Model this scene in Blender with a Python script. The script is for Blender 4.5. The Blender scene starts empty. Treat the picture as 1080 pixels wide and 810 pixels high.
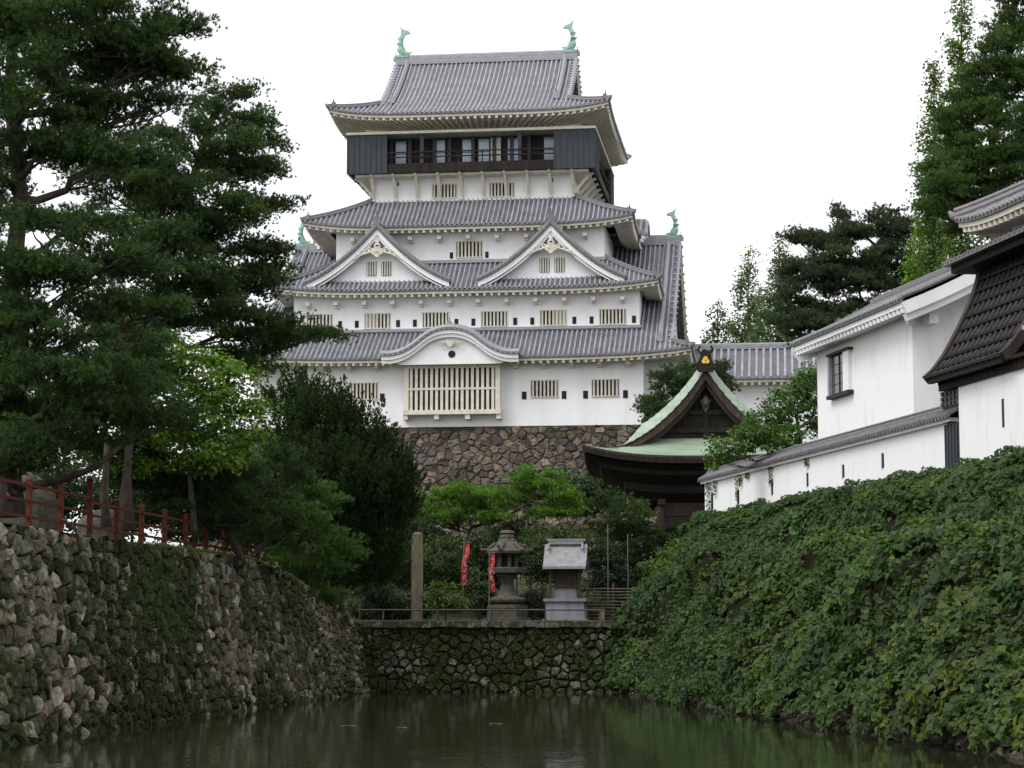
import bpy, math, random
import numpy as np
from mathutils import Matrix, Vector
rng = np.random.default_rng(7); random.seed(7)
PI = math.pi
scene = bpy.context.scene
COL = scene.collection
# ---------------- camera
F = 2300.0; PITCH = math.atan(265/F); EYE = 2.5
cam = bpy.data.cameras.new('camera'); camo = bpy.data.objects.new('camera', cam); COL.objects.link(camo)
cam.sensor_width = 36; cam.lens = 36*F/1080; cam.clip_end = 5000; cam.clip_start = .5
camo.location = (0, 0, EYE); camo.rotation_euler = (PI/2+PITCH, 0, 0)
scene.camera = camo
# ---------------- sky and sun (overcast)
SUN_EL, SUN_AZ = math.radians(52), math.radians(-128)   # azimuth clockwise from +Y: the sun stands behind the camera's left shoulder
w = bpy.data.worlds.new('World'); scene.world = w; w.use_nodes = True
nt = w.node_tree; nt.nodes.clear()
sky = nt.nodes.new('ShaderNodeTexSky'); sky.sky_type = 'NISHITA'; sky.sun_disc = False
sky.sun_elevation = SUN_EL; sky.sun_rotation = SUN_AZ; sky.dust_density = 4
b1 = nt.nodes.new('ShaderNodeBackground'); b1.inputs[1].default_value = .05
hs = nt.nodes.new('ShaderNodeHueSaturation'); hs.inputs['Saturation'].default_value = .25
nt.links.new(sky.outputs[0], hs.inputs['Color']); nt.links.new(hs.outputs[0], b1.inputs[0])
b2 = nt.nodes.new('ShaderNodeBackground'); b2.inputs[0].default_value = (.965, .98, 1, 1); b2.inputs[1].default_value = .86
ad = nt.nodes.new('ShaderNodeAddShader'); ou = nt.nodes.new('ShaderNodeOutputWorld')
nt.links.new(b1.outputs[0], ad.inputs[0]); nt.links.new(b2.outputs[0], ad.inputs[1]); nt.links.new(ad.outputs[0], ou.inputs[0])
sl = bpy.data.lights.new('sun', 'SUN'); sl.energy = 1.1; sl.angle = math.radians(25); sl.color = (1, 1, 1)
so = bpy.data.objects.new('sun', sl); COL.objects.link(so)
sdir = Vector((math.sin(SUN_AZ)*math.cos(SUN_EL), math.cos(SUN_AZ)*math.cos(SUN_EL), math.sin(SUN_EL)))
so.rotation_euler = sdir.to_track_quat('Z', 'Y').to_euler()
scene.view_settings.view_transform = 'Standard'; scene.view_settings.look = 'None'
scene.view_settings.exposure = 0.42; scene.view_settings.gamma = 1
scene.render.engine = 'CYCLES'

def at(px, py, Y):
    "point of the photograph's pixel at real depth Y"
    v = (405-py)/F; k = Y/(math.cos(PITCH)-v*math.sin(PITCH))
    return np.array([(px-540)/F*k, Y, EYE+k*(math.sin(PITCH)+v*math.cos(PITCH))])

# ---------------- materials
def newmat(name):
    m = bpy.data.materials.new(name); m.use_nodes = True
    n = m.node_tree; b = n.nodes['Principled BSDF']; return m, n, b
def N(n, t, **k):
    o = n.nodes.new('ShaderNode'+t)
    for a, v in k.items(): setattr(o, a, v)
    return o
def mixc(n, fac, a, b, blend='MIX'):
    o = N(n, 'Mix', data_type='RGBA', blend_type=blend)
    for i, v in ((0, fac), (6, a), (7, b)):
        if hasattr(v, 'links'): n.links.new(v, o.inputs[i])
        else: o.inputs[i].default_value = v if i == 0 else (*v[:3], 1)
    return o.outputs[2]
def noise(n, scale, detail=4, vec=None, stretch=None, rough=.6):
    tc = N(n, 'TexCoord'); v = tc.outputs['Object']
    if stretch:
        mp = N(n, 'Mapping'); mp.inputs['Scale'].default_value = stretch; n.links.new(v, mp.inputs[0]); v = mp.outputs[0]
    t = N(n, 'TexNoise'); t.inputs['Scale'].default_value = scale; t.inputs['Detail'].default_value = detail; t.inputs['Roughness'].default_value = rough
    n.links.new(v, t.inputs['Vector']); return t.outputs[0]
def ramp(n, fac, stops):
    r = N(n, 'ValToRGB'); e = r.color_ramp.elements
    while len(e) < len(stops): e.new(.5)
    for i, (p, c) in enumerate(stops):
        e[i].position = p; e[i].color = (c, c, c, 1) if isinstance(c, (int, float)) else (*c, 1)
    n.links.new(fac, r.inputs[0]); return r.outputs[0]
def bump(n, b, h, strength=.5, dist=.02):
    o = N(n, 'Bump'); o.inputs['Strength'].default_value = strength; o.inputs['Distance'].default_value = dist
    n.links.new(h, o.inputs['Height']); n.links.new(o.outputs[0], b.inputs['Normal'])
def simple(name, c1, c2, scale=3, rough=.6, stretch=None, bs=0, bd=.01, lo=.35, hi=.65, metallic=0, spec=.5):
    m, n, b = newmat(name); f = noise(n, scale, 5, stretch=stretch)
    n.links.new(mixc(n, ramp(n, f, [(lo, 0), (hi, 1)]), c1, c2), b.inputs['Base Color'])
    b.inputs['Roughness'].default_value = rough; b.inputs['Metallic'].default_value = metallic
    b.inputs['Specular IOR Level'].default_value = spec
    if bs: bump(n, b, noise(n, scale*4, 4), bs, bd)
    return m
M = {}
M['plaster'] = simple('white plaster', (.80, .80, .80), (.69, .69, .68), .9, .8, (1, 1, .2), .25, .01, .4, .8)
M['plaster_old'] = None
m, n, b = newmat('weathered white plaster')
f1 = noise(n, 1.6, 6, stretch=(1, 1, .22)); f2 = noise(n, 9, 5)
c = mixc(n, ramp(n, f1, [(.55, 0), (.85, 1)]), (.80, .80, .79), (.62, .61, .58))
c = mixc(n, ramp(n, f2, [(.6, 0), (.75, .5)]), c, (.5, .49, .45))
n.links.new(c, b.inputs['Base Color']); b.inputs['Roughness'].default_value = .85; bump(n, b, f2, .2, .01)
M['plaster_old'] = m
M['cream'] = simple('cream painted timber', (.66, .62, .53), (.52, .48, .40), 2.5, .7)
M['tile'] = simple('grey clay tile', (.22, .225, .25), (.37, .375, .41), .9, .42, None, .3, .02, .3, .7)
M['gutter'] = simple('shade and dirt darkened pan tile', (.06, .058, .065), (.13, .127, .14), 1.1, .5, None, .3, .02, .3, .7)  # gutter shade between the ribs painted into the colour, along with dirt
M['ridge_tile'] = simple('stacked grey ridge tile', (.20, .20, .215), (.30, .30, .32), 3, .45, (1, 1, 2), .3, .02, .3, .7)
M['tile_dark'] = simple('dark weathered tile', (.075, .07, .075), (.14, .13, .135), 5, .5, None, .3, .02)
M['tile_brown'] = simple('dark brown roof tile', (.014, .013, .013), (.032, .029, .028), 6, .6, None, .4, .02, spec=.3)
M['dark'] = simple('dark window recess', (.02, .019, .018), (.035, .032, .03), 3, .9, spec=.1)
M['black_board'] = simple('black stained boards', (.012, .016, .024), (.025, .031, .042), 5, .6, (1, 1, .1))
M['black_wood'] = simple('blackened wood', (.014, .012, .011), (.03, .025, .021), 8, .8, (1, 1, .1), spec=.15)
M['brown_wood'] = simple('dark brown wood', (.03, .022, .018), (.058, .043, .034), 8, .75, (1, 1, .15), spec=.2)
M['shutter'] = simple('closed shutter boards', (.36, .32, .22), (.28, .25, .18), 6, .8)  # cream boards coloured darker to carry the shadow behind the bars
M['tile_mid'] = simple('weathered mauve tile', (.135, .125, .135), (.20, .19, .20), 4, .6, None, .3, .02, .3, .7, spec=.25)
m, n, b = newmat('pale window glass'); b.inputs['Base Color'].default_value = (.3, .36, .42, 1); b.inputs['Roughness'].default_value = .12; M['glass'] = m
m, n, b = newmat('dark window glass'); b.inputs['Base Color'].default_value = (.05, .06, .06, 1); b.inputs['Roughness'].default_value = .15; M['glass_dark'] = m
M['copper'] = simple('green copper roof', (.19, .255, .185), (.31, .38, .295), 1.1, .65, (.4, .4, 3), .2, .01, .3, .7)
M['verdigris'] = simple('verdigris bronze', (.30, .47, .39), (.16, .30, .24), 5, .6)
M['gold'] = simple('gilded crest', (.75, .48, .08), (.6, .36, .06), 6, .35, metallic=.6)
M['red'] = simple('faded red fence paint', (.105, .027, .014), (.05, .017, .011), 7, .7, None, .2, .01, .3, .75, spec=.12)
M['redcloth'] = simple('red banner cloth', (.40, .035, .03), (.3, .025, .022), 3, .8)
M['whitecloth'] = simple('white printed strokes', (.75, .72, .7), (.7, .66, .65), 3, .8)
M['concrete'] = simple('weathered concrete', (.15, .125, .08), (.085, .07, .045), 5, .85, (1, 1, .3), .4, .01)
M['lantern'] = simple('mossy carved granite', (.105, .09, .072), (.042, .043, .028), 5, .9, None, .5, .02)
M['granite'] = simple('smooth blue grey granite', (.22, .225, .245), (.14, .147, .155), 2, .8, (1, 1, .25), .2, .01)
M['granite_roof'] = simple('grey metal shrine roof', (.25, .255, .26), (.17, .175, .18), 4, .55)
M['iron'] = simple('dark iron rail', (.035, .03, .028), (.06, .05, .045), 6, .5)
M['steel'] = simple('thin grey steel', (.16, .165, .165), (.10, .105, .105), 6, .5)
M['bamboo'] = simple('old bamboo screen', (.13, .11, .07), (.07, .06, .04), 7, .8, (.3, 1, 1))
M['bark'] = simple('pine bark', (.035, .026, .021), (.085, .066, .054), 5, .9, (1, 1, .4), .8, .04)
M['bark_grey'] = simple('grey bark', (.06, .053, .045), (.11, .10, .085), 5, .9, (1, 1, .4), .6, .03)
def stone_mat(name, moss, mossc=(.035, .05, .014), scale=.35, soil=(.028, .025, .018), zmoss=None):
    m, n, b = newmat(name)
    a = N(n, 'Attribute', attribute_name='tint'); f = noise(n, 7, 6)
    c = mixc(n, 1.0, a.outputs['Color'], ramp(n, f, [(.3, .45), (.7, 1.35)]), 'MULTIPLY')
    g = noise(n, scale, 6, rough=.7); g2 = noise(n, 5, 4)
    mx = N(n, 'Math', operation='ADD'); n.links.new(g, mx.inputs[0])
    sc = N(n, 'Math', operation='MULTIPLY'); sc.inputs[1].default_value = .35; n.links.new(g2, sc.inputs[0]); n.links.new(sc.outputs[0], mx.inputs[1])
    c = mixc(n, ramp(n, mx.outputs[0], [(moss, 0), (moss+.06, .92)]), c, mossc)
    n.links.new(c, b.inputs['Base Color']); b.inputs['Roughness'].default_value = .9; b.inputs['Specular IOR Level'].default_value = .15
    bump(n, b, noise(n, 9, 8, rough=.7), .9, .05); return m
M['stone_left'] = stone_mat('moat wall stone', .69, scale=.22)
M['stone_far'] = stone_mat('mossy moat wall stone', .62, (.032, .045, .012), .7)
M['stone_foot'] = stone_mat('waterline stone', .72, (.03, .04, .014), .5)
M['stone_castle'] = stone_mat('castle base stone', .76, (.05, .07, .03), .2)
m, n, b = newmat('earth'); f = noise(n, .8, 8); c = mixc(n, ramp(n, f, [(.35, 0), (.6, 1)]), (.028, .04, .013), (.06, .055, .035))
n.links.new(c, b.inputs['Base Color']); b.inputs['Roughness'].default_value = 1; b.inputs['Specular IOR Level'].default_value = .05; bump(n, b, noise(n, 14, 5), .5, .05); M['earth'] = m
M['soil'] = simple('dark soil', (.018, .018, .01), (.03, .026, .015), 1, 1, None, .6, .05, spec=.05)
m, n, b = newmat('moat water')
b.inputs['Base Color'].default_value = (.020, .024, .011, 1); b.inputs['Roughness'].default_value = .05; b.inputs['IOR'].default_value = 1.33
f1 = noise(n, .9, 3, stretch=(1, .35, 1)); f2 = noise(n, 4.5, 3, stretch=(1, .5, 1))
bp = N(n, 'Bump'); bp.inputs['Strength'].default_value = .30; bp.inputs['Distance'].default_value = .05; n.links.new(f1, bp.inputs['Height'])
bq = N(n, 'Bump'); bq.inputs['Strength'].default_value = .20; bq.inputs['Distance'].default_value = .012; n.links.new(f2, bq.inputs['Height']); n.links.new(bp.outputs[0], bq.inputs['Normal'])
n.links.new(bq.outputs[0], b.inputs['Normal']); M['water'] = m
def leaf_mat(name, rough=.5, trans=.3, spec=.4):
    m, n, b = newmat(name); a = N(n, 'Attribute', attribute_name='tint')
    n.links.new(a.outputs['Color'], b.inputs['Base Color']); b.inputs['Roughness'].default_value = rough; b.inputs['Specular IOR Level'].default_value = spec
    t = N(n, 'BsdfTranslucent'); n.links.new(mixc(n, 1.0, a.outputs['Color'], (1.3, 1.5, .7), 'MULTIPLY'), t.inputs[0])
    mx = N(n, 'MixShader'); mx.inputs[0].default_value = trans; o = n.nodes['Material Output']
    n.links.new(b.outputs[0], mx.inputs[1]); n.links.new(t.outputs[0], mx.inputs[2]); n.links.new(mx.outputs[0], o.inputs[0]); return m
M['needle'] = leaf_mat('pine needles', .55, .36, .25)
M['leaf'] = leaf_mat('green leaves', .5, .34, .22)

# ---------------- object helpers
def tag(o, label=None, cat=None, group=None, kind=None):
    if label: o['label'] = label
    if cat: o['category'] = cat
    if group: o['group'] = group
    if kind: o['kind'] = kind
    return o
def empty(name, loc=(0, 0, 0), rz=0, **k):
    o = bpy.data.objects.new(name, None); COL.objects.link(o); o.location = loc; o.rotation_euler = (0, 0, rz); o.empty_display_size = .3
    return tag(o, **k)
def copy_tree(o, parent=None):
    c = o.copy(); COL.objects.link(c); c.parent = parent
    for ch in list(o.children): copy_tree(ch, c)
    return c
class MB:
    "collects shapes and links them as one mesh object"
    def __init__(s): s.v = []; s.f = []; s.mi = []; s.n = 0; s.t = []; s.hast = False; s.cuts = []
    def cut(s):
        "what follows becomes a separate object"
        if s.n: s.cuts.append((len(s.f), s.n))
    def add(s, v, f, mi=0, tint=None):
        v = np.asarray(v, float).reshape(-1, 3); s.v.append(v); o = s.n
        s.f.extend([tuple(i+o for i in q) for q in f]); s.mi.extend([mi]*len(f)); s.n += len(v)
        if tint is not None: s.hast = True
        s.t.append(np.tile(np.array(tint if tint is not None else (1, 1, 1), float), (len(v), 1)))
    def box(s, c, d, rz=0, mi=0, tint=None, taper=1, ry=0):
        x, y, z = [k/2 for k in d]
        v = np.array([(a*x*(taper if q > 0 else 1), bb*y*(taper if q > 0 else 1), q*z) for q in (-1, 1) for a, bb in ((-1, -1), (1, -1), (1, 1), (-1, 1))])
        if ry: v = v @ np.array(Matrix.Rotation(ry, 3, 'Y')).T
        if rz: v = v @ np.array(Matrix.Rotation(rz, 3, 'Z')).T
        s.add(v+np.array(c), [(3, 2, 1, 0), (4, 5, 6, 7), (0, 1, 5, 4), (1, 2, 6, 5), (2, 3, 7, 6), (3, 0, 4, 7)], mi, tint)
    def bx(s, x0, x1, y0, y1, z0, z1, mi=0, tint=None): s.box(((x0+x1)/2, (y0+y1)/2, (z0+z1)/2), (abs(x1-x0), abs(y1-y0), abs(z1-z0)), 0, mi, tint)
    def grid(s, P, mi=0, flip=False, cm=None):
        "P: array (a,b,3)"
        a, b = P.shape[:2]; f = []
        for i in range(a-1):
            for j in range(b-1):
                q = (i*b+j, (i+1)*b+j, (i+1)*b+j+1, i*b+j+1); f.append(q[::-1] if flip else q)
        s.add(P.reshape(-1, 3), f, mi)
        if cm is not None: s.mi[-len(f):] = [int(cm[i]) for i in range(a-1) for j in range(b-1)]
    def tube(s, pts, r, n=8, mi=0, flat=1, cap=True):
        pts = [Vector(p) for p in pts]; k = len(pts); r = [r]*k if isinstance(r, (int, float)) else r
        V = []; up = Vector((0, 0, 1))
        for i, p in enumerate(pts):
            t = (pts[min(i+1, k-1)]-pts[max(i-1, 0)]).normalized()
            sd = t.cross(up)
            if sd.length < .05: sd = Vector((1, 0, 0))
            sd.normalize(); u2 = sd.cross(t).normalized()
            for j in range(n):
                a = 2*PI*j/n; V.append(p+sd*math.cos(a)*r[i]*flat+u2*math.sin(a)*r[i])
        f = [(i*n+j, i*n+(j+1) % n, (i+1)*n+(j+1) % n, (i+1)*n+j) for i in range(k-1) for j in range(n)]
        if cap: f += [tuple(range(n))[::-1], tuple((k-1)*n+j for j in range(n))]
        s.add([tuple(q) for q in V], f, mi)
    def beam(s, pts, wd, h, mi=0, up=(0, 0, 1)):
        pts = [Vector(p) for p in pts]; k = len(pts); V = []; up = Vector(up)
        for i, p in enumerate(pts):
            t = (pts[min(i+1, k-1)]-pts[max(i-1, 0)]).normalized(); sd = t.cross(up)
            if sd.length < .05: sd = Vector((1, 0, 0))
            sd.normalize(); u2 = sd.cross(t).normalized()
            for a, b in ((-1, -1), (1, -1), (1, 1), (-1, 1)): V.append(tuple(p+sd*a*wd/2+u2*b*h/2))
        f = [(i*4+j, i*4+(j+1) % 4, (i+1)*4+(j+1) % 4, (i+1)*4+j) for i in range(k-1) for j in range(4)]
        f += [(3, 2, 1, 0), tuple((k-1)*4+j for j in range(4))]
        s.add(V, f, mi)
    def lathe(s, prof, c, n=16, mi=0, rz=0):
        V = [(c[0]+r*math.cos(2*PI*j/n+rz), c[1]+r*math.sin(2*PI*j/n+rz), c[2]+z) for r, z in prof for j in range(n)]
        f = [(i*n+j, i*n+(j+1) % n, (i+1)*n+(j+1) % n, (i+1)*n+j) for i in range(len(prof)-1) for j in range(n)]
        f += [tuple(range(n))[::-1], tuple((len(prof)-1)*n+j for j in range(n))]
        s.add(V, f, mi)
    def prism(s, poly, y0, y1, mi=0):
        "poly of (x,z), extruded along y"
        n = len(poly); V = [(x, y0, z) for x, z in poly]+[(x, y1, z) for x, z in poly]
        f = [tuple(range(n)), tuple(range(2*n-1, n-1, -1))]+[(i, n+i, n+(i+1) % n, (i+1) % n) for i in range(n)]
        s.add(V, f, mi)
    def build(s, name, mats, parent=None, smooth=False, tf=None, **k):
        if s.cuts:
            V = np.concatenate(s.v); T = np.concatenate(s.t); cs = [(0, 0)]+s.cuts+[(len(s.f), s.n)]; first = None
            for (f0, v0), (f1, v1) in zip(cs[:-1], cs[1:]):
                if f1 == f0: continue
                q = MB(); q.v = [V[v0:v1]]; q.f = [tuple(i-v0 for i in f) for f in s.f[f0:f1]]; q.mi = s.mi[f0:f1]; q.n = v1-v0; q.t = [T[v0:v1]]; q.hast = s.hast
                o = q.build(name, mats, parent, smooth, tf, **k); first = first or o
            return first
        me = bpy.data.meshes.new(name); v = np.concatenate(s.v) if s.v else np.zeros((0, 3))
        if tf is not None: v = tf(v)
        me.from_pydata(v.tolist(), [], s.f)
        for mm in (mats if isinstance(mats, (list, tuple)) else [mats]): me.materials.append(mm)
        me.polygons.foreach_set('material_index', s.mi)
        if smooth: me.polygons.foreach_set('use_smooth', [True]*len(s.f))
        if s.hast:
            a = me.attributes.new('tint', 'FLOAT_COLOR', 'POINT'); t = np.concatenate(s.t)
            a.data.foreach_set('color', np.hstack([t, np.ones((len(t), 1))]).ravel())
        me.update(); o = bpy.data.objects.new(name, me); COL.objects.link(o); o.parent = parent
        return tag(o, **k)
def rawmesh(name, V, nper, mat, tint=None, parent=None, smooth=False, **k):
    "fast: V (m*nper,3), every nper vertices are one face"
    V = np.asarray(V, np.float32); nv = len(V); nf = nv//nper
    me = bpy.data.meshes.new(name); me.vertices.add(nv); me.vertices.foreach_set('co', V.ravel())
    me.loops.add(nv); me.loops.foreach_set('vertex_index', np.arange(nv, dtype=np.int32))
    me.polygons.add(nf); me.polygons.foreach_set('loop_start', np.arange(0, nv, nper, dtype=np.int32))
    me.materials.append(mat)
    if tint is not None:
        a = me.attributes.new('tint', 'FLOAT_COLOR', 'POINT'); a.data.foreach_set('color', np.hstack([tint, np.ones((nv, 1))]).astype(np.float32).ravel())
    me.update(calc_edges=True); me.validate()
    o = bpy.data.objects.new(name, me); COL.objects.link(o); o.parent = parent
    return tag(o, **k)
# numpy value noise
_tab = np.random.default_rng(3).random((32, 32, 32))
def vnoise(p, scale=1., octv=3):
    p = np.asarray(p, float)*scale; r = 0; amp = 1; tot = 0
    for _ in range(octv):
        i = np.floor(p).astype(int); f = p-i; f = f*f*(3-2*f); i &= 31; j = (i+1) & 31
        a = 0
        for dx in (0, 1):
            for dy in (0, 1):
                for dz in (0, 1):
                    wt = (f[..., 0] if dx else 1-f[..., 0])*(f[..., 1] if dy else 1-f[..., 1])*(f[..., 2] if dz else 1-f[..., 2])
                    a = a+wt*_tab[(j if dx else i)[..., 0], (j if dy else i)[..., 1], (j if dz else i)[..., 2]]
        r = r+a*amp; tot += amp; amp *= .5; p = p*2.03+7.1
    return r/tot

# ---------------- stonework: irregular fitted stones
def voronoi(W, H, sz, aspect=1.25, jit=.38, drop=.12):
    nx = max(2, int(W/(sz*aspect))); ny = max(2, int(H/sz)); r = np.random.default_rng(int(W*31+H*7))
    P = np.array([((i+.5+.5*(j % 2)+r.uniform(-jit, jit))*W/nx, (j+.5+r.uniform(-jit, jit))*H/ny) for j in range(-1, ny+1) for i in range(-1, nx+1)])
    P = P[r.random(len(P)) > drop]; cells = []
    for a, p in enumerate(P):
        if not (-.2*sz < p[0] < W+.2*sz and -.2*sz < p[1] < H+.2*sz): continue
        d = P-p; dd = np.hypot(*d.T); nb = [k for k in np.argsort(dd)[1:26]]
        poly = [p+np.array(q)*sz*2.2 for q in ((-1, -1), (1, -1), (1, 1), (-1, 1))]
        for k in nb:
            m = (P[k]+p)/2; nn = P[k]-p; out = []
            for q in range(len(poly)):
                A, B = poly[q], poly[(q+1) % len(poly)]; da, db = np.dot(A-m, nn), np.dot(B-m, nn)
                if da <= 0: out.append(A)
                if da*db < 0: out.append(A+(B-A)*da/(da-db))
            poly = out
            if len(poly) < 3: break
        if len(poly) < 3: continue
        poly = np.array(poly); poly[:, 0] = np.clip(poly[:, 0], 0, W); poly[:, 1] = np.clip(poly[:, 1], 0, H)
        cells.append(poly)
    return cells
def stonework(W, H, sz, fn, palette, bulge=.10, gap=.05, aspect=1.25, back=None, rough=.05, tint=None, var=(.45, 1.45), backc=(.03, .03, .018), groove=.22):
    "fn(s,h,out): array->points on the wall face pushed out along its normal"
    mb = MB(); r = np.random.default_rng(int(W*13+5))
    for poly in voronoi(W, H, sz, aspect):
        c = poly.mean(0); n = len(poly)
        ext = np.ptp(poly, axis=0)
        if min(ext) < sz*.15: continue
        # split long edges so outlines are not straight
        q = []
        for i in range(n):
            A, B = poly[i], poly[(i+1) % n]; q.append(A)
            if np.linalg.norm(B-A) > sz*.35: q.append((A+B)/2+r.normal(0, sz*.035, 2))
        q = np.array(q); n = len(q); shr = 1-gap*r.uniform(.6, 2.2)
        ring = c+(q-c)*shr; ring2 = c+(q-c)*shr*.9; ring3 = c+(q-c)*r.uniform(.5, .66)
        tilt = r.normal(0, .14, 2); b0 = bulge*r.uniform(.3, 1.35)
        o1 = np.full(n, -groove); o2 = (ring2-c) @ tilt+b0*.45+r.normal(0, rough*.35, n); o3 = (ring3-c) @ tilt+b0+r.normal(0, rough*.35, n)
        S = np.vstack([ring, ring2, ring3, c[None]]); O = np.concatenate([o1, o2, o3, [b0*1.08]])
        V = fn(S[:, 0], S[:, 1], O)
        f = []
        for i in range(n):
            j = (i+1) % n; f += [(i, j, n+j, n+i), (n+i, n+j, 2*n+j, 2*n+i), (2*n+i, 2*n+j, 3*n)]
        pc = np.array(palette[r.integers(len(palette))])*r.uniform(*var)
        if tint: pc = tint(c, pc, r)
        mb.add(V, f, 0, pc)
    # dark earth sheet behind the joints
    ss = np.linspace(0, W, 40); hh = np.linspace(0, H, 8); SS, HH = np.meshgrid(ss, hh, indexing='ij')
    P = fn(SS.ravel(), HH.ravel(), np.full(SS.size, -groove*.6)).reshape(40, 8, 3)
    a, b = 40, 8; f = [(i*b+j, (i+1)*b+j, (i+1)*b+j+1, i*b+j+1) for i in range(a-1) for j in range(b-1)]
    mb.add(P.reshape(-1, 3), f, 0, backc)
    return mb
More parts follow.
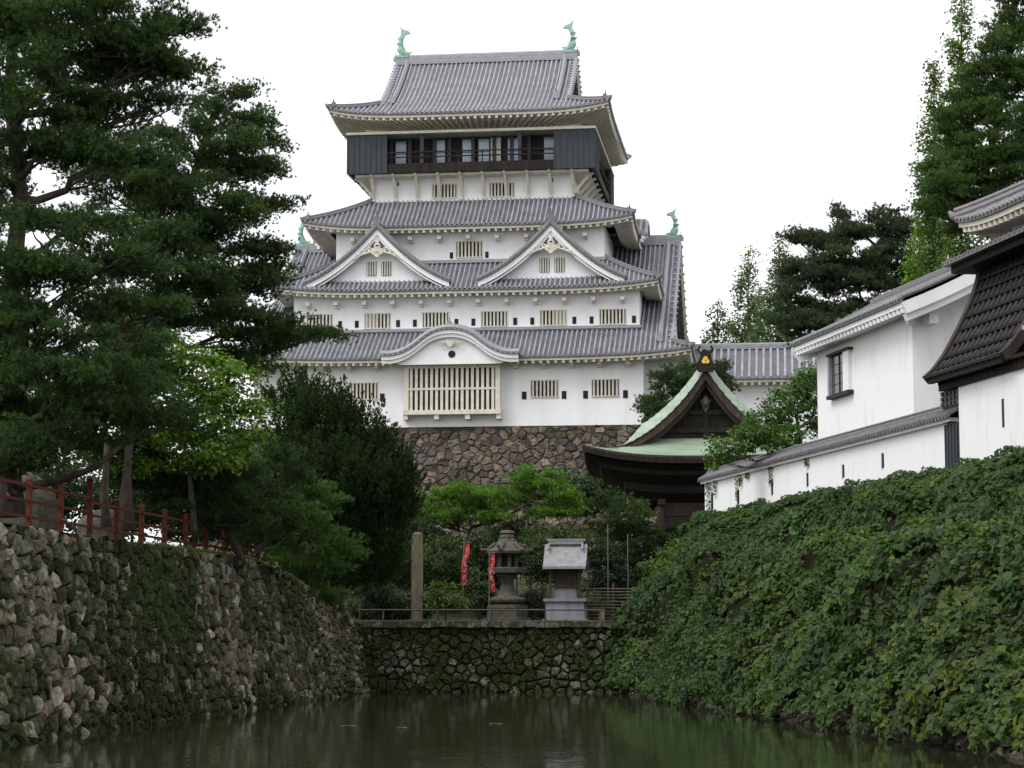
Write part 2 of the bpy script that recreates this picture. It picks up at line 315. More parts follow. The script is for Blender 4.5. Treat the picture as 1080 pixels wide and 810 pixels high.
# ================= roofs
RIB = [(0, 0), (.3, .0), (.36, .72), (.5, 1), (.64, .72), (.7, 0)]
def cols(x0, x1, sp, ribs=True):
    n = max(1, round((x1-x0)/sp)); w = (x1-x0)/n; xs = []; hs = []
    if not ribs: return np.linspace(x0, x1, max(3, n)), np.zeros(max(3, n))
    for i in range(n):
        for ph, h in RIB: xs.append(x0+(i+ph)*w); hs.append(h)
    xs.append(x1); hs.append(0)
    return np.array(xs), np.array(hs)
class Roof:
    """hipped skirt or hip-and-gable roof, local frame, centre (0,cy). A: half length along x, B: half depth along y (eaves).
    run: inward distance of front slope, rise; G: half length of ridge part (None = skirt), side run Ts"""
    def __init__(s, A, B, run, rise, z0, side_run, G=None, th=None, lift=.5, c=.72, sp=.38, rh=.14, cy=14, ribs=True, course=0, lp=5, thick=.36, pw=2, curl=0):
        s.__dict__.update(locals()); s.th = th if th else run
    def zf(s, t, q, front=True):
        tt = t if front else t*s.th/s.side_run
        u = np.clip(tt/s.run, 0, 1); k = np.clip(1-tt/s.th, 0, 1)
        z = s.z0+s.rise*(s.c*u+(1-s.c)*u**s.pw)+s.lift*np.abs(q)**s.lp*k**1.3
        if s.course: z = z-((t/s.course) % 1)*.05
        return z
    def panel(s, mb, side, drop=0, t1=None, ribs=True, mi=0):
        # side: 'f','b','l','r'
        front = side in 'fb'; L = s.A if front else s.B
        segs = []
        if front:
            hw = s.side_run; inner = s.A-s.side_run
            lim = lambda x: np.where(np.abs(x) > inner, (s.A-np.abs(x))*s.th/hw, s.run if s.G else s.th)
            segs = [(-s.A, -inner), (-inner, inner), (inner, s.A)]
            mx = lambda t: s.A-np.minimum(t/s.th, 1)*hw
        else:
            inner = s.B-s.th
            lim = lambda x: np.where(np.abs(x) > inner, (s.B-np.abs(x))*s.side_run/s.th, s.side_run)
            segs = [(-s.B, -inner), (-inner, inner), (inner, s.B)]
            mx = lambda t: s.B-np.minimum(t/s.side_run, 1)*s.th
        nt_ = 130 if s.course else 9
        for k, (a, b) in enumerate(segs):
            if b-a < .05: continue
            xs, hs = cols(a, b, s.sp, ribs and s.ribs)
            xm = np.clip(xs, a+1e-4, b-1e-4)
            tm = lim(xm)
            if t1: tm = np.minimum(tm, t1)
            tau = np.linspace(0, 1, nt_); T = tm[:, None]*tau[None]; X = np.repeat(xs[:, None], nt_, 1)
            q = X/np.maximum(mx(T), .1); q = np.clip(q, -1, 1)
            Z = s.zf(T, q, front)+hs[:, None]*s.rh-drop
            if s.curl and front: Z = Z+s.curl*np.clip((T-s.th)/(.18*s.run), 0, 1)*(1-np.clip((np.abs(X)-inner+1.3)/1.3, 0, 1)**2)
            mb.grid(s.place(side, X, T, Z), mi, flip=(side in 'fr') is False, cm=None if not (ribs and s.ribs) else (hs[:-1]+hs[1:] < .05))  # valleys between ribs get the darker second tile, shade put into colour
    def place(s, side, x, t, z):
        x, t, z = np.broadcast_arrays(np.asarray(x, float), np.asarray(t, float), np.asarray(z, float))
        if side == 'f': return np.stack([x, s.cy-s.B+t, z], -1)
        if side == 'b': return np.stack([x, s.cy+s.B-t, z], -1)
        if side == 'l': return np.stack([-s.A+t, s.cy+x, z], -1)
        return np.stack([s.A-t, s.cy+x, z], -1)
    def hip(s, sx, sy, n=14, dz=.12, ext=.25):
        pts = []
        for i in range(n+1):
            k = i/n; t = s.th*k; z = float(s.zf(np.array(t), np.array(1.)))+dz
            pts.append((sx*(s.A-s.side_run*k), s.cy+sy*(s.B-t), z))
        p0, p1 = Vector(pts[0]), Vector(pts[1]); d = (p0-p1).normalized()
        pts = [tuple(p0+d*ext+Vector((0, 0, .28))), tuple(p0+d*ext*.3+Vector((0, 0, .06)))]+pts
        return pts
    def eaves(s, mb_f, mb_r, overhang, sp=.58, fas=.22, dark=None, sides='fblr', slope=.12, small=False):
        for side in sides:
            front = side in 'fb'; L = s.A if front else s.B; n = 60
            xs = np.linspace(-L, L, n); z = s.zf(np.zeros(n), xs/L, front)
            fl = not (side in 'fr')
            inn = .12
            for z1, z2, t in ((-.05, -.05-fas, .10),):
                k = (L-t)/L
                P = np.stack([s.place(side, xs*k, t, z+z1), s.place(side, xs*k, t, z+z2)], 1); mb_f.grid(P, 0, fl is False)
            # soffit
            o2 = overhang+.35; m = 6; tt = np.linspace(.10, o2, m)
            X = xs[:, None]*(L-tt)[None]/L; Z = z[:, None]-.05-fas+(tt[None]-.1)*slope-(s.zf(0*xs, xs/L, front)-s.z0)[:, None]*(tt[None]/o2)*.75
            mb_f.grid(s.place(side, X, np.repeat(tt[None], n, 0), Z), 0, fl)
            # tile lip
            P = np.stack([s.place(side, xs, 0, z+.03), s.place(side, xs, .0, z-.09), s.place(side, xs*(L-.14)/L, .14, z-.09)], 1); (dark or mb_f).grid(P, 0, fl is False)
            # rafter ends
            m = int(2*L/sp)
            for i in range(m+1):
                x = (-L+.3)+(2*L-.6)*i/m; zz = float(s.zf(np.array(0.), np.array(x/L), front))
                V0 = s.place(side, x*(L-.16)/L, .16, zz-.05-fas-.11); V1 = s.place(side, x*(L-overhang)/L, overhang, zz-.05-fas-.1+overhang*slope-(zz-s.z0)*.7)
                mb_r.beam([tuple(V0), tuple(V1)], .19, .2)
            # round tile ends along the eave
            if s.ribs and not small:
                m = max(1, round(2*L/s.sp))
                for i in range(m):
                    x = -L+2*L*(i+.5)/m; zz = float(s.zf(np.array(0.), np.array(x/L), front))+s.rh*.45
                    (dark or mb_f).tube([tuple(s.place(side, x, -.07, zz)), tuple(s.place(side, x, .1, zz+.03))], s.rh*.72, 7, mi=1)
def finial(mb, p, sc=1., mi=0):
    "onigawara end tile: a knobbed shield with horns"
    x, y, z = p
    mb.prism([(x-.28*sc, z-.25*sc), (x+.28*sc, z-.25*sc), (x+.34*sc, z+.1*sc), (x+.2*sc, z+.42*sc), (x, z+.55*sc), (x-.2*sc, z+.42*sc), (x-.34*sc, z+.1*sc)], y-.12*sc, y+.12*sc, mi)
    mb.tube([(x, y-.1*sc, z+.5*sc), (x, y-.16*sc, z+.75*sc), (x, y-.08*sc, z+.95*sc)], [.09*sc, .07*sc, .03*sc], 6, mi)
def ridge(mb, p0, p1, w=.55, h=.7, layers=4):
    p0 = Vector(p0); p1 = Vector(p1)
    for i in range(layers):
        k = 1-.12*i; z = h*(i+.5)/layers
        mb.beam([p0+Vector((0, 0, z)), p1+Vector((0, 0, z))], w*k+(0.06 if i % 2 else 0), h/layers*.93)
    mb.tube([p0+Vector((0, 0, h)), p1+Vector((0, 0, h))], w*.24, 8)
def shachi(parent, loc, face, sc=1., name='roof_ornament'):
    o = MB(); P = [(.6, .14), (.35, .2), (.05, .3), (-.12, .65), (-.16, 1.1), (-.12, 1.55), (-.02, 1.9)]; R = [.12, .24, .33, .34, .29, .22, .12]
    o.tube([(face*x, 0, z) for x, z in P], R, 10, flat=.75)
    o.prism([(face*-.22, 1.6), (face*-.1, 2.05), (face*-.22, 2.55), (face*.02, 2.3), (face*.12, 2.25), (face*.5, 2.12), (face*.62, 1.95), (face*.25, 1.85), (face*.1, 1.6)][::face], -.1, .1)
    for i, (x, z) in enumerate(((-.36, .6), (-.42, 1.05), (-.34, 1.45))): o.prism([(face*(x+.12), z-.18), (face*(x-.12), z+.12), (face*(x+.16), z+.14)][::face], -.04, .04)
    for sy in (-1, 1): o.prism([(face*.25, .2), (face*.02, .62), (face*-.05, .3)][::face], sy*.26-.03, sy*.26+.03)
    o.prism([(face*.5, .25), (face*.75, .42), (face*.45, .38)][::face], -.12, .12)
    o.box((0, 0, 0.04), (1.0, .5, .2))
    ob = o.build(name, M['verdigris'], parent); ob.location = loc; ob.scale = (sc, sc, sc); return ob

# ================= CASTLE KEEP
Z0 = 18.15
keep = empty('castle_keep', (-3.9, 164, Z0), math.radians(-7.2), label='tall white five tiered castle keep with grey tiled roofs on a stone base', cat='castle')
CY = 14
def window(parent, x, y, z0, z1, w, nb=7, half=None, name='window'):
    mb = MB(); d = .0
    mb.bx(x-w/2, x+w/2, y-.02, y+.1, z0, z1, 1)
    for i in range(nb):
        xx = x-w/2+w*(i+.5)/nb; mb.bx(xx-w/nb*.24, xx+w/nb*.24, y-.09, y-.03, z0, z1, 0)
    mb.bx(x-w/2-.06, x-w/2, y-.06, y+.06, z0-.06, z1+.06, 0); mb.bx(x+w/2, x+w/2+.06, y-.06, y+.06, z0-.06, z1+.06, 0)
    mb.bx(x-w/2-.06, x+w/2+.06, y-.1, y+.06, z1, z1+.07, 0); mb.bx(x-w/2-.06, x+w/2+.06, y-.12, y+.06, z0-.07, z0, 0)
    if half is not None: mb.bx(min(x, x+half*w/2), max(x, x+half*w/2), y-.028, y-.022, z0, z1, 2)
    return mb.build(name, [M['cream'], M['dark'], M['shutter']], parent)
def wall_ring(x, y0, y1, z0, z1, fascia=True, name='wall'):
    mb = MB(); mb.bx(-x, x, y0, y1, z0, z1); return mb.build(name, M['plaster'], keep)
def slot(parent, x, y, z0, z1, w=.26):
    mb = MB(); mb.bx(x-w/2, x+w/2, y-.03, y+.05, z0, z1); return mb.build('loophole', M['dark'], parent)
def brackets(parent, x, y, z, n, mbx=None):
    mb = MB()
    for i in range(n):
        xx = -x+2*x*(i+.5)/n; mb.cut()
        mb.bx(xx-.16, xx+.16, y-.85, y+.05, z-.28, z); mb.prism([(xx-.16, z-.28), (xx+.16, z-.28), (xx+.16, z-.42), (xx-.16, z-.42)], y-.5, y)
    return mb.build('eave_bracket', M['cream'], parent)
# --- first storey
w1 = wall_ring(13.85, 0, 28, 0, 5.35); mb = MB(); mb.bx(-16.4, 16.4, 1.6, 26.4, .02, 5.3); mb.build('wing_wall', M['plaster'], keep)
for x, h in ((-11.9, None), (-7.4, None), (6.4, None), (11.0, None)): window(w1, x, 0, 2.2, 3.4, 2.0, 7, h)
for x in (-13.3, -9, -6.0, 4.86, 7.88, 9.5, 12.5): slot(w1, x, 0, 2.0, 2.6, .36)
brackets(w1, 13.8, 0, 4.75, 13)
# roof 1: hip and gable
R1 = Roof(17.6, 15.5, 15.5, 11.1, 5.05, 1.5, G=16.0, th=1.7, lift=.55, c=.92)
def roof_obj(R, name='roof', faces='fblr'):
    mb = MB()
    for s_ in faces: R.panel(mb, s_)
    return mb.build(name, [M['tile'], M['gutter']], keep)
r1 = roof_obj(R1)
def eave_obj(R, parent, overhang, **k):
    f, r, d = MB(), MB(), MB(); R.eaves(f, r, overhang, dark=d, **k)
    f.build('eave_board', M['cream'], parent); r.build('rafter_ends', M['cream'], parent); d.build('eave_tile_edge', [M['tile_dark'], M['ridge_tile']], parent)
def hips(R, parent, r=.17, n=14):
    mb = MB()
    for sx in (-1, 1):
        for sy in (-1, 1):
            mb.cut(); p = R.hip(sx, sy, n); mb.tube(p, [.05, r*.9]+[r]*(len(p)-2), 8)
            mb.tube([Vector(q)+Vector((0, 0, r*1.1)) for q in p[2:]], r*.55, 6)
            c = Vector(p[2])+(Vector(p[2])-Vector(p[4])).normalized()*.15
            mb.box((c.x-sx*.5, c.y-sy*.5*(R.th/R.side_run if R.side_run else 1)*.8, c.z+.28), (.3, .3, .34)); mb.tube([(c.x-sx*.5, c.y-sy*.5, c.z+.4), (c.x-sx*.42, c.y-sy*.42, c.z+.78)], [.09, .03], 6)
    return mb.build('hip_ridge', M['tile_mid'], parent)
eave_obj(R1, r1, 1.4); hips(R1, r1)
def gable_ends(R, parent, verge=1.0, ornament=True, rw=.6, rh=.75, wallmat='plaster'):
    "ridge, descending ridges, verge boards and gable wall of a hip-and-gable roof"
    zr = R.z0+R.rise; xg = R.A-R.side_run
    mb = MB(); ridge(mb, (-xg, CY, zr-.1), (xg, CY, zr-.1), rw, rh, 5)
    mb.cut(); mb.build('main_ridge', M['ridge_tile'], parent) if False else None
    for sx in (-1, 1):
        for sy in (-1, 1):
            mb.cut(); ts = np.linspace(R.th+.1, R.run-.05, 10); pts = [(sx*(xg-verge), R.cy+sy*(R.B-t), float(R.zf(np.array(t), np.array(0.)))+.22) for t in ts]
            mb.tube(pts, .2, 8); mb.tube([Vector(p)+Vector((0, 0, .2)) for p in pts], .1, 6)
            finial(mb, (pts[0][0], pts[0][1]+sy*.15, pts[0][2]), .75)
            pe = [(sx*(xg-.08), p[1], p[2]-.1) for p in pts]; mb.tube(pe, .13, 8)
        finial(mb, (sx*xg, CY, zr+.4), .7)
    mb.build('main_ridge', M['ridge_tile'], parent)
    # verge: bargeboards, verge tiles, recessed gable wall
    vb, vt, gw = MB(), MB(), MB()
    for sx in (-1, 1):
        vb.cut(); vt.cut(); gw.cut()
        top = [(R.cy+sy*(R.B-t), float(R.zf(np.array(t), np.array(0.)))) for sy in (-1,) for t in np.linspace(R.th, R.run, 12)]
        full = top+[(2*R.cy-y, z) for y, z in top[::-1][1:]]
        V = []
        for x in (sx*xg, sx*(xg+.02)): pass
        for (y, z) in full: V += [(sx*(xg-.02), y, z-.03), (sx*(xg-.02), y, z-.55), (sx*(xg-.16), y, z-.55), (sx*(xg-.16), y, z-.03)]
        k = len(full); f = [(i*4+j, i*4+(j+1) % 4, (i+1)*4+(j+1) % 4, (i+1)*4+j) for i in range(k-1) for j in range(4)]; vb.add(V, f)
        gwp = [(y, z-.3) for y, z in full]; zb = gwp[0][1]
        n = len(gwp); V = [(sx*(xg-.75), y, z) for y, z in gwp]; gw.add(V, [tuple(range(n))])
        for i in range(36):
            j = i/35*(k-1); a = int(min(j, k-2)); fr = j-a; y = full[a][0]*(1-fr)+full[a+1][0]*fr; z = full[a][1]*(1-fr)+full[a+1][1]*fr
            vt.tube([(sx*(xg-.4), y, z+.08), (sx*(xg+.16), y, z+.06)], .09, 6)
    vb.build('bargeboard', M['cream'], parent); vt.build('verge_tiles', M['tile'], parent); gw.build('gable_wall', M[wallmat], parent)
gable_ends(R1, r1, 1.0)
shachi(r1, (-15.5, CY, 16.7), 1, .95); shachi(r1, (15.5, CY, 16.7), -1, .95)
# --- second storey
w2 = wall_ring(13.45, 2.2, 25.8, 4.9, 10.75)
for i, x in enumerate((-11.4, -6.84, -2.28, 2.28, 6.84, 11.4)):
    window(w2, x, 2.2, 7.95, 9.05, 1.95, 7, (None, -1, None, None, 1, None)[i])
    for s_ in (-1.62, 1.62): slot(w2, x+s_, 2.2, 8.0, 8.55, .3)
brackets(w2, 13.3, 2.2, 9.95, 12)
R2 = Roof(15.1, 13.2, 3.6, 2.75, 10.62, 4.4, lift=.55, c=.8)
r2 = roof_obj(R2); eave_obj(R2, r2, 1.3); hips(R2, r2)
mb = MB(); mb.bx(-10.75, 10.75, 4.05, 4.39, 13.25, 13.5); mb.build('flashing_ridge', M['ridge_tile'], r2)
mb = MB(); mb.bx(-13.6, 13.6, 1.95, 2.2, 7.6, 7.82); mb.build('flashing_ridge', M['ridge_tile'], r1)
# --- third storey
w3 = wall_ring(10.6, 4.4, 23.6, 11.5, 16.15)
window(w3, 0, 4.4, 13.75, 14.95, 2.0, 7)
for x in (-1.4, 1.4): slot(w3, x, 4.4, 13.65, 14.15, .26)
brackets(w3, 10.3, 4.4, 15.35, 9)
R3 = Roof(13.0, 11.0, 3.6, 2.75, 16.02, 4.9, lift=.6, c=.8)
r3 = roof_obj(R3); eave_obj(R3, r3, 1.3); hips(R3, r3)
# chidori gables on roof 2
def chidori(cx):
    g = MB(); yf, yb = 1.25, 5.0; zt, zb, hw = 15.75, 11.35, 5.75
    def prof(u): return zt-(zt-zb)*(1.5*u-.5*u*u)   # u 0 apex .. 1 foot, concave
    root = None
    for sx in (-1, 1):
        ys, hs = cols(yf, yb, .4); us = np.linspace(0, 1, 14)
        X = cx+sx*hw*np.repeat(us[None], len(ys), 0); Z = prof(us)[None]+hs[:, None]*.13; Y = np.repeat(ys[:, None], 14, 1)
        g.grid(np.stack([X, Y, Z], -1), 0, flip=sx > 0, cm=(hs[:-1]+hs[1:] < .05))
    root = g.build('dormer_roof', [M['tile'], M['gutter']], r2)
    t = MB()
    for sx in (-1, 1):
        t.cut(); pts = [(cx+sx*hw*u, yf+.05, prof(u)+.1) for u in np.linspace(0, 1.0, 14)]; t.tube(pts, .2, 8)
        pts = [(cx+sx*hw*u, yf+.55, prof(u)+.16) for u in np.linspace(0, .97, 14)]; t.tube(pts, .2, 8)
        for i in range(20):
            u = (i+.5)/20; t.tube([(cx+sx*hw*u, yf-.12, prof(u)-.0), (cx+sx*hw*u, yf+.5, prof(u)+.02)], .1, 6)
    ridge(t, (cx, yf+.15, zt), (cx, 4.35, zt), .4, .35, 2); finial(t, (cx, yf, zt+.35), .95)
    t.build('verge_tiles', M['tile_mid'], root)
    bb = MB(); n = 16
    for sx in (-1, 1):
        us = np.linspace(0, .985, n)
        bb.cut()
        for (o1, o2, y0, y1) in ((-.08, -.60, yf+.06, yf+.26), (-.60, -.86, yf+.2, yf+.4)):
            V = []; 
            for u in us:
                x = cx+sx*hw*u*.995; k = 1.0-.25*u
                V += [(x, y0, prof(u)+o1), (x, y0, prof(u)+o2*k-.02), (x, y1, prof(u)+o2*k-.02), (x, y1, prof(u)+o1)]
            f = [(i*4+j, i*4+(j+1) % 4, (i+1)*4+(j+1) % 4, (i+1)*4+j) for i in range(n-1) for j in range(4)]+[(3, 2, 1, 0), tuple(range(4*n-4, 4*n))]
            bb.add(V, f)
    bb.build('bargeboard', M['plaster'], root)
    gw = MB(); us = np.linspace(-1, 1, 21); poly = [(cx+hw*u*.93, prof(abs(u))-.5) for u in us]
    gw.prism(poly, yf+.95, yf+1.2); gwo = gw.build('gable_wall', M['plaster'], root)
    for dx in (-.58, .58):
        mb = MB(); zz0, zz1 = 12.05, 13.15
        mb.bx(cx+dx-.38, cx+dx+.38, yf+.9, yf+.96, zz0, zz1, 1)
        for i in range(4): xx = cx+dx-.38+.76*(i+.5)/4; mb.bx(xx-.055, xx+.055, yf+.84, yf+.89, zz0, zz1, 0)
        mb.build('gable_window', [M['cream'], M['dark']], root)
    # carved pendant
    o = MB(); yy = yf+.12; zc = zt-1.95
    o.lathe([(.12, -.06), (.2, -.06), (.2, .06), (.12, .06)], (cx, yy, zc+.55), 10)
    def disc(x, z, r, d=.08):
        n = 12; V = [(x+r*math.cos(2*PI*i/n), y_, z+r*math.sin(2*PI*i/n)) for y_ in (yy-d, yy+d) for i in range(n)]
        o.add(V, [tuple(range(n)), tuple(range(2*n-1, n-1, -1))]+[(i, n+i, n+(i+1) % n, (i+1) % n) for i in range(n)])
    disc(cx, zc+.45, .26); disc(cx-.24, zc+.02, .26); disc(cx+.24, zc+.02, .26); disc(cx, zc-.22, .22); disc(cx, zc+.8, .16)
    for sx in (-1, 1):
        for i in range(4):
            x0 = cx+sx*(.62+.42*i); z0_ = zc+.12-.16*i; rr = .23-.035*i
            pts = [(x0+rr*math.cos(a)*(1-.09*k), yy, z0_+rr*math.sin(a)*(1-.09*k)) for k, a in enumerate(np.linspace(0, 4.6, 9))]; o.tube(pts, .055, 6)
            disc(x0, z0_, .09, .05)
        o.tube([(cx+sx*.3, yy, zc+.05), (cx+sx*1.1, yy, zc-.2), (cx+sx*2.1, yy, zc-.68)], [.1, .07, .04], 6)
    o.build('gable_ornament', M['cream'], root)
    d = MB(); n = 10; d.add([(cx+.11*math.cos(2*PI*i/n), yy-.11, zc+.5+.11*math.sin(2*PI*i/n)) for i in range(n)], [tuple(range(n))]); d.build('ornament_eye', M['dark'], root)
chidori(-6.75); chidori(6.75)
# --- fourth storey
w4 = wall_ring(8.0, 6.5, 21.5, 15.5, 21.0)
for x in (-2.3, 2.3): window(w4, x, 6.5, 18.95, 20.0, 1.9, 7)
for x in (-6.1, 6.3): slot(w4, x, 6.5, 20.0, 20.25, .22)
mb = MB()
for i in range(10):
    x = -8+16*i/9; mb.cut()
    mb.beam([(x, 6.48, 18.95), (x, 6.1, 19.5), (x, 5.35, 20.45), (x, 4.95, 20.66)], .2, .2, up=(1, 0, 0)); mb.bx(x-.1, x+.1, 6.36, 6.49, 18.75, 20.6)
    mb.beam([(x, 21.5, 18.95), (x, 22.6, 20.45), (x, 23.1, 20.66)], .2, .2, up=(1, 0, 0))
for i in range(8):
    y = 6.5+15*i/7
    for sx in (-1, 1): mb.beam([(sx*7.98, y, 18.95), (sx*8.4, y, 19.5), (sx*9.2, y, 20.45), (sx*9.6, y, 20.66)], .2, .2, up=(0, 1, 0))
mb.bx(-9.3, 9.3, 5.2, 22.8, 20.52, 20.7)
mb.build('balcony_bracket', M['cream'], w4)
# --- balcony storey
bal = MB(); bal.bx(-9.75, 9.75, 4.9, 23.1, 20.72, 20.95); bal.bx(-8, 8, 6.6, 21.4, 20.9, 24.6)
balo = bal.build('balcony', M['black_wood'], keep)
pn = MB()
for sx in (-1, 1):
    pn.cut(); pn.bx(sx*6.65, sx*9.85, 4.8, 5.0, 20.7, 23.8); pn.bx(sx*9.65, sx*9.852, 5.0, 8.2, 20.7, 23.8)
    for i in range(8): x = sx*(6.7+3.1*i/7); pn.bx(x-.05, x+.05, 4.74, 4.8, 20.7, 23.8)
    for i in range(8): y = 4.9+3.3*i/7; pn.bx(sx*9.85, sx*9.92, y-.05, y+.05, 20.7, 23.8)
    pn.cut(); pn.bx(sx*9.65, sx*9.85, 19.8, 23.2, 20.7, 23.8); pn.bx(sx*6.65, sx*9.85, 23.0, 23.2, 20.7, 23.8)
    for i in range(8): y = 19.8+3.3*i/7; pn.bx(sx*9.85, sx*9.92, y-.05, y+.05, 20.7, 23.8)
pn.build('board_panel', M['black_board'], balo)
rl = MB()
for z in (21.95, 22.35): rl.bx(-6.65, 6.65, 4.84, 4.92, z-.05, z+.05)
rl.bx(-6.65, 6.65, 4.82, 4.96, 20.7, 21.45)
for i in range(8): x = -6.65+13.3*i/7; rl.bx(x-.05, x+.05, 4.84, 4.93, 21.4, 22.4)
for sx in (-1, 1):
    rl.bx(sx*9.7, sx*9.8, 8.2, 19.8, 20.7, 21.45)
    for z in (21.95, 22.35): rl.bx(sx*9.72, sx*9.8, 8.2, 19.8, z-.05, z+.05)
rl.build('railing', M['black_wood'], balo)
ps = MB()
for x in (-6.6, -5.1, -3.1, -1.9, 0.0, 1.7, 3.1, 4.5, 6.6): ps.cut(); ps.bx(x-.14, x+.14, 6.3, 6.6, 20.9, 24.3)
for x in (-3.9, 3.9): ps.cut(); ps.bx(x-.14, x+.14, 4.95, 5.2, 20.9, 24.0)
ps.build('post', M['black_board'], balo)
for x in (-5.85, -2.7, -.45, .85, 3.2, 6.1):
    p = MB(); p.bx(x-.42, x+.42, 6.5, 6.56, 21.6, 23.6, 1); p.bx(x-.5, x+.5, 6.46, 6.62, 21.5, 21.6, 0); p.bx(x-.5, x+.5, 6.46, 6.62, 23.6, 23.7, 0); p.bx(x-.42, x+.42, 6.47, 6.5, 22.55, 22.62, 0)
    p.build('window', [M['black_board'], M['glass']], balo)
p = MB(); p.bx(1.4, 2.2, 6.5, 6.58, 21.0, 23.7); p.build('screen', M['cream'], balo)
p = MB(); p.bx(-9.95, 9.95, 4.65, 23.35, 23.82, 24.02); p.build('beam', M['cream'], balo)
p = MB(); p.bx(-8.6, 8.6, 6.0, 22, 24.02, 25.2); p.build('frieze', M['cream'], balo)
# --- top roof
R4 = Roof(11.15, 10.6, 10.6, 6.85, 25.1, 3.5, G=7.6, th=3.4, lift=.62, c=.62, sp=.38)
r4 = roof_obj(R4); eave_obj(R4, r4, 2.6, slope=-.12); hips(R4, r4); gable_ends(R4, r4, 1.0)
shachi(r4, (-7.1, CY, 32.55), 1, 1.05); shachi(r4, (7.1, CY, 32.55), -1, 1.05)
# side karahafu of roof 3 (curved gable on the right and left eave)
def kara(parent, P, hw, z0, h, depth, name='curved_gable', boards=True):
    "P(u,dy,z)->local point, u across, dy inwards"
    KX = np.linspace(0, 1, 60); KY = np.interp(KX, [0, .15, .3, .42, .55, .7, .85, 1], [1, .965, .83, .6, .33, .13, .04, .05]); KY = np.convolve(np.pad(KY, 4, 'edge'), np.ones(9)/9, 'valid')
    def pr(u): return z0+h*float(np.interp(abs(u), KX, KY))
    mb = MB(); ds, hs = cols(0, depth, .42); us = np.linspace(-1, 1, 41)
    G = np.array([[P(hw*u, d, pr(u)+hh*.08) for u in us] for d, hh in zip(ds, hs)]); mb.grid(G, 0)
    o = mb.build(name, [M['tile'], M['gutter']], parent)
    t = MB(); t.tube([P(hw*u, .06, pr(u)+.1) for u in us], .21, 8); t.tube([P(hw*u, .5, pr(u)+.2) for u in us], .22, 8)
    for i in range(27): u = -1+2*(i+.5)/27; t.tube([P(hw*u, -.12, pr(u)+.02), P(hw*u, .45, pr(u)+.02)], .11, 6)
    t.tube([P(0, .1, z0+h+.22), P(0, depth, z0+h+.22)], .2, 8)
    t.build('verge_tiles', M['ridge_tile'], o)
    b = MB(); n = 41
    for o1, o2, d0, d1 in ((-.10, -.36, .05, .3), (-.36, -.62, .2, .42)):
        V = []
        for u in us:
            k = 1; V += [P(hw*u*.985, d0, pr(u)+o1), P(hw*u*.985, d0, pr(u)+o2), P(hw*u*.985, d1, pr(u)+o2), P(hw*u*.985, d1, pr(u)+o1)]
        f = [(i*4+j, i*4+(j+1) % 4, (i+1)*4+(j+1) % 4, (i+1)*4+j) for i in range(n-1) for j in range(4)]+[(3, 2, 1, 0), tuple(range(4*n-4, 4*n))]; b.add(V, f)
    b.build('bargeboard', M['plaster'], o)
    g = MB(); Q = [P(hw*u*.9, .55, pr(u)-.3) for u in us]; Q2 = [P(hw*.72, .55, z0-.6), P(-hw*.72, .55, z0-.6)]; g.add(Q+Q2, [tuple(range(len(Q)+2))]); g.build('gable_wall', M['plaster'], o)
    return o
for sx in (-1, 1): kara(r3, lambda u, d, z, sx=sx: (sx*(13.45-d), CY-1.5+u, z), 3.2, 16.1, 1.5, 3.4)
kb = kara(r1, lambda u, d, z: (-.5+u, -2.3+d, z), 5.25, 5.15, 2.05, 4.2)
fm = MB(); finial(fm, (-.5, -2.2, 7.3), .9); fm.build('finial', M['tile'], kb)
o = MB()
for k in (-1, 1):
    for i in range(3): o.tube([(-.5+k*(.15+.28*i+.13*math.cos(a)), -2.05, 6.15+.1*math.sin(a)-.04*i) for a in np.linspace(0, 4.5, 7)], .05, 6)
o.prism([(-.85, 6.3), (-.15, 6.3), (-.3, 5.95), (-.5, 5.8), (-.7, 5.95)], -2.1, -1.95); o.build('gable_ornament', M['cream'], kb)
o = MB(); n = 12; o.add([(-.4+.28*math.cos(2*PI*i/n), -1.78, 5.3+.28*math.sin(2*PI*i/n)) for i in range(n)], [tuple(range(n))]); o.build('round_vent', M['dark'], kb)
# bay window under the curved gable
bw = MB(); bx0, bx1 = -4.1, 3.1; yb = -.95
bw.bx(bx0, bx1, yb+.12, 0, .9, 4.75); bay = bw.build('bay_window', M['plaster'], keep)
mb = MB(); mb.bx(bx0+.3, bx1-.3, yb+.02, yb+.115, 1.2, 4.35, 1)
mb.bx(bx0-.05, bx0+.3, yb-.08, yb+.2, .95, 4.6); mb.bx(bx1-.3, bx1+.05, yb-.08, yb+.2, .95, 4.6)
mb.bx(bx0-.12, bx1+.12, yb-.15, 0, 0.85, 1.18); mb.bx(bx0-.05, bx1+.05, yb-.1, yb+.2, 4.36, 4.7); mb.bx(bx0+.3, bx1-.3, yb-.1, yb+.02, 2.7, 2.86)
for i in range(17): x = bx0+.3+(bx1-bx0-.6)*(i+.5)/17; mb.bx(x-.105, x+.105, yb-.06, yb+.01, 1.18, 4.36)
for i in range(4): x = bx0+.05+(bx1-bx0-.1)*i/3; mb.bx(x-.18, x+.18, yb-.05, 0, .48, .85)
mb.build('lattice', [M['cream'], M['dark']], bay)
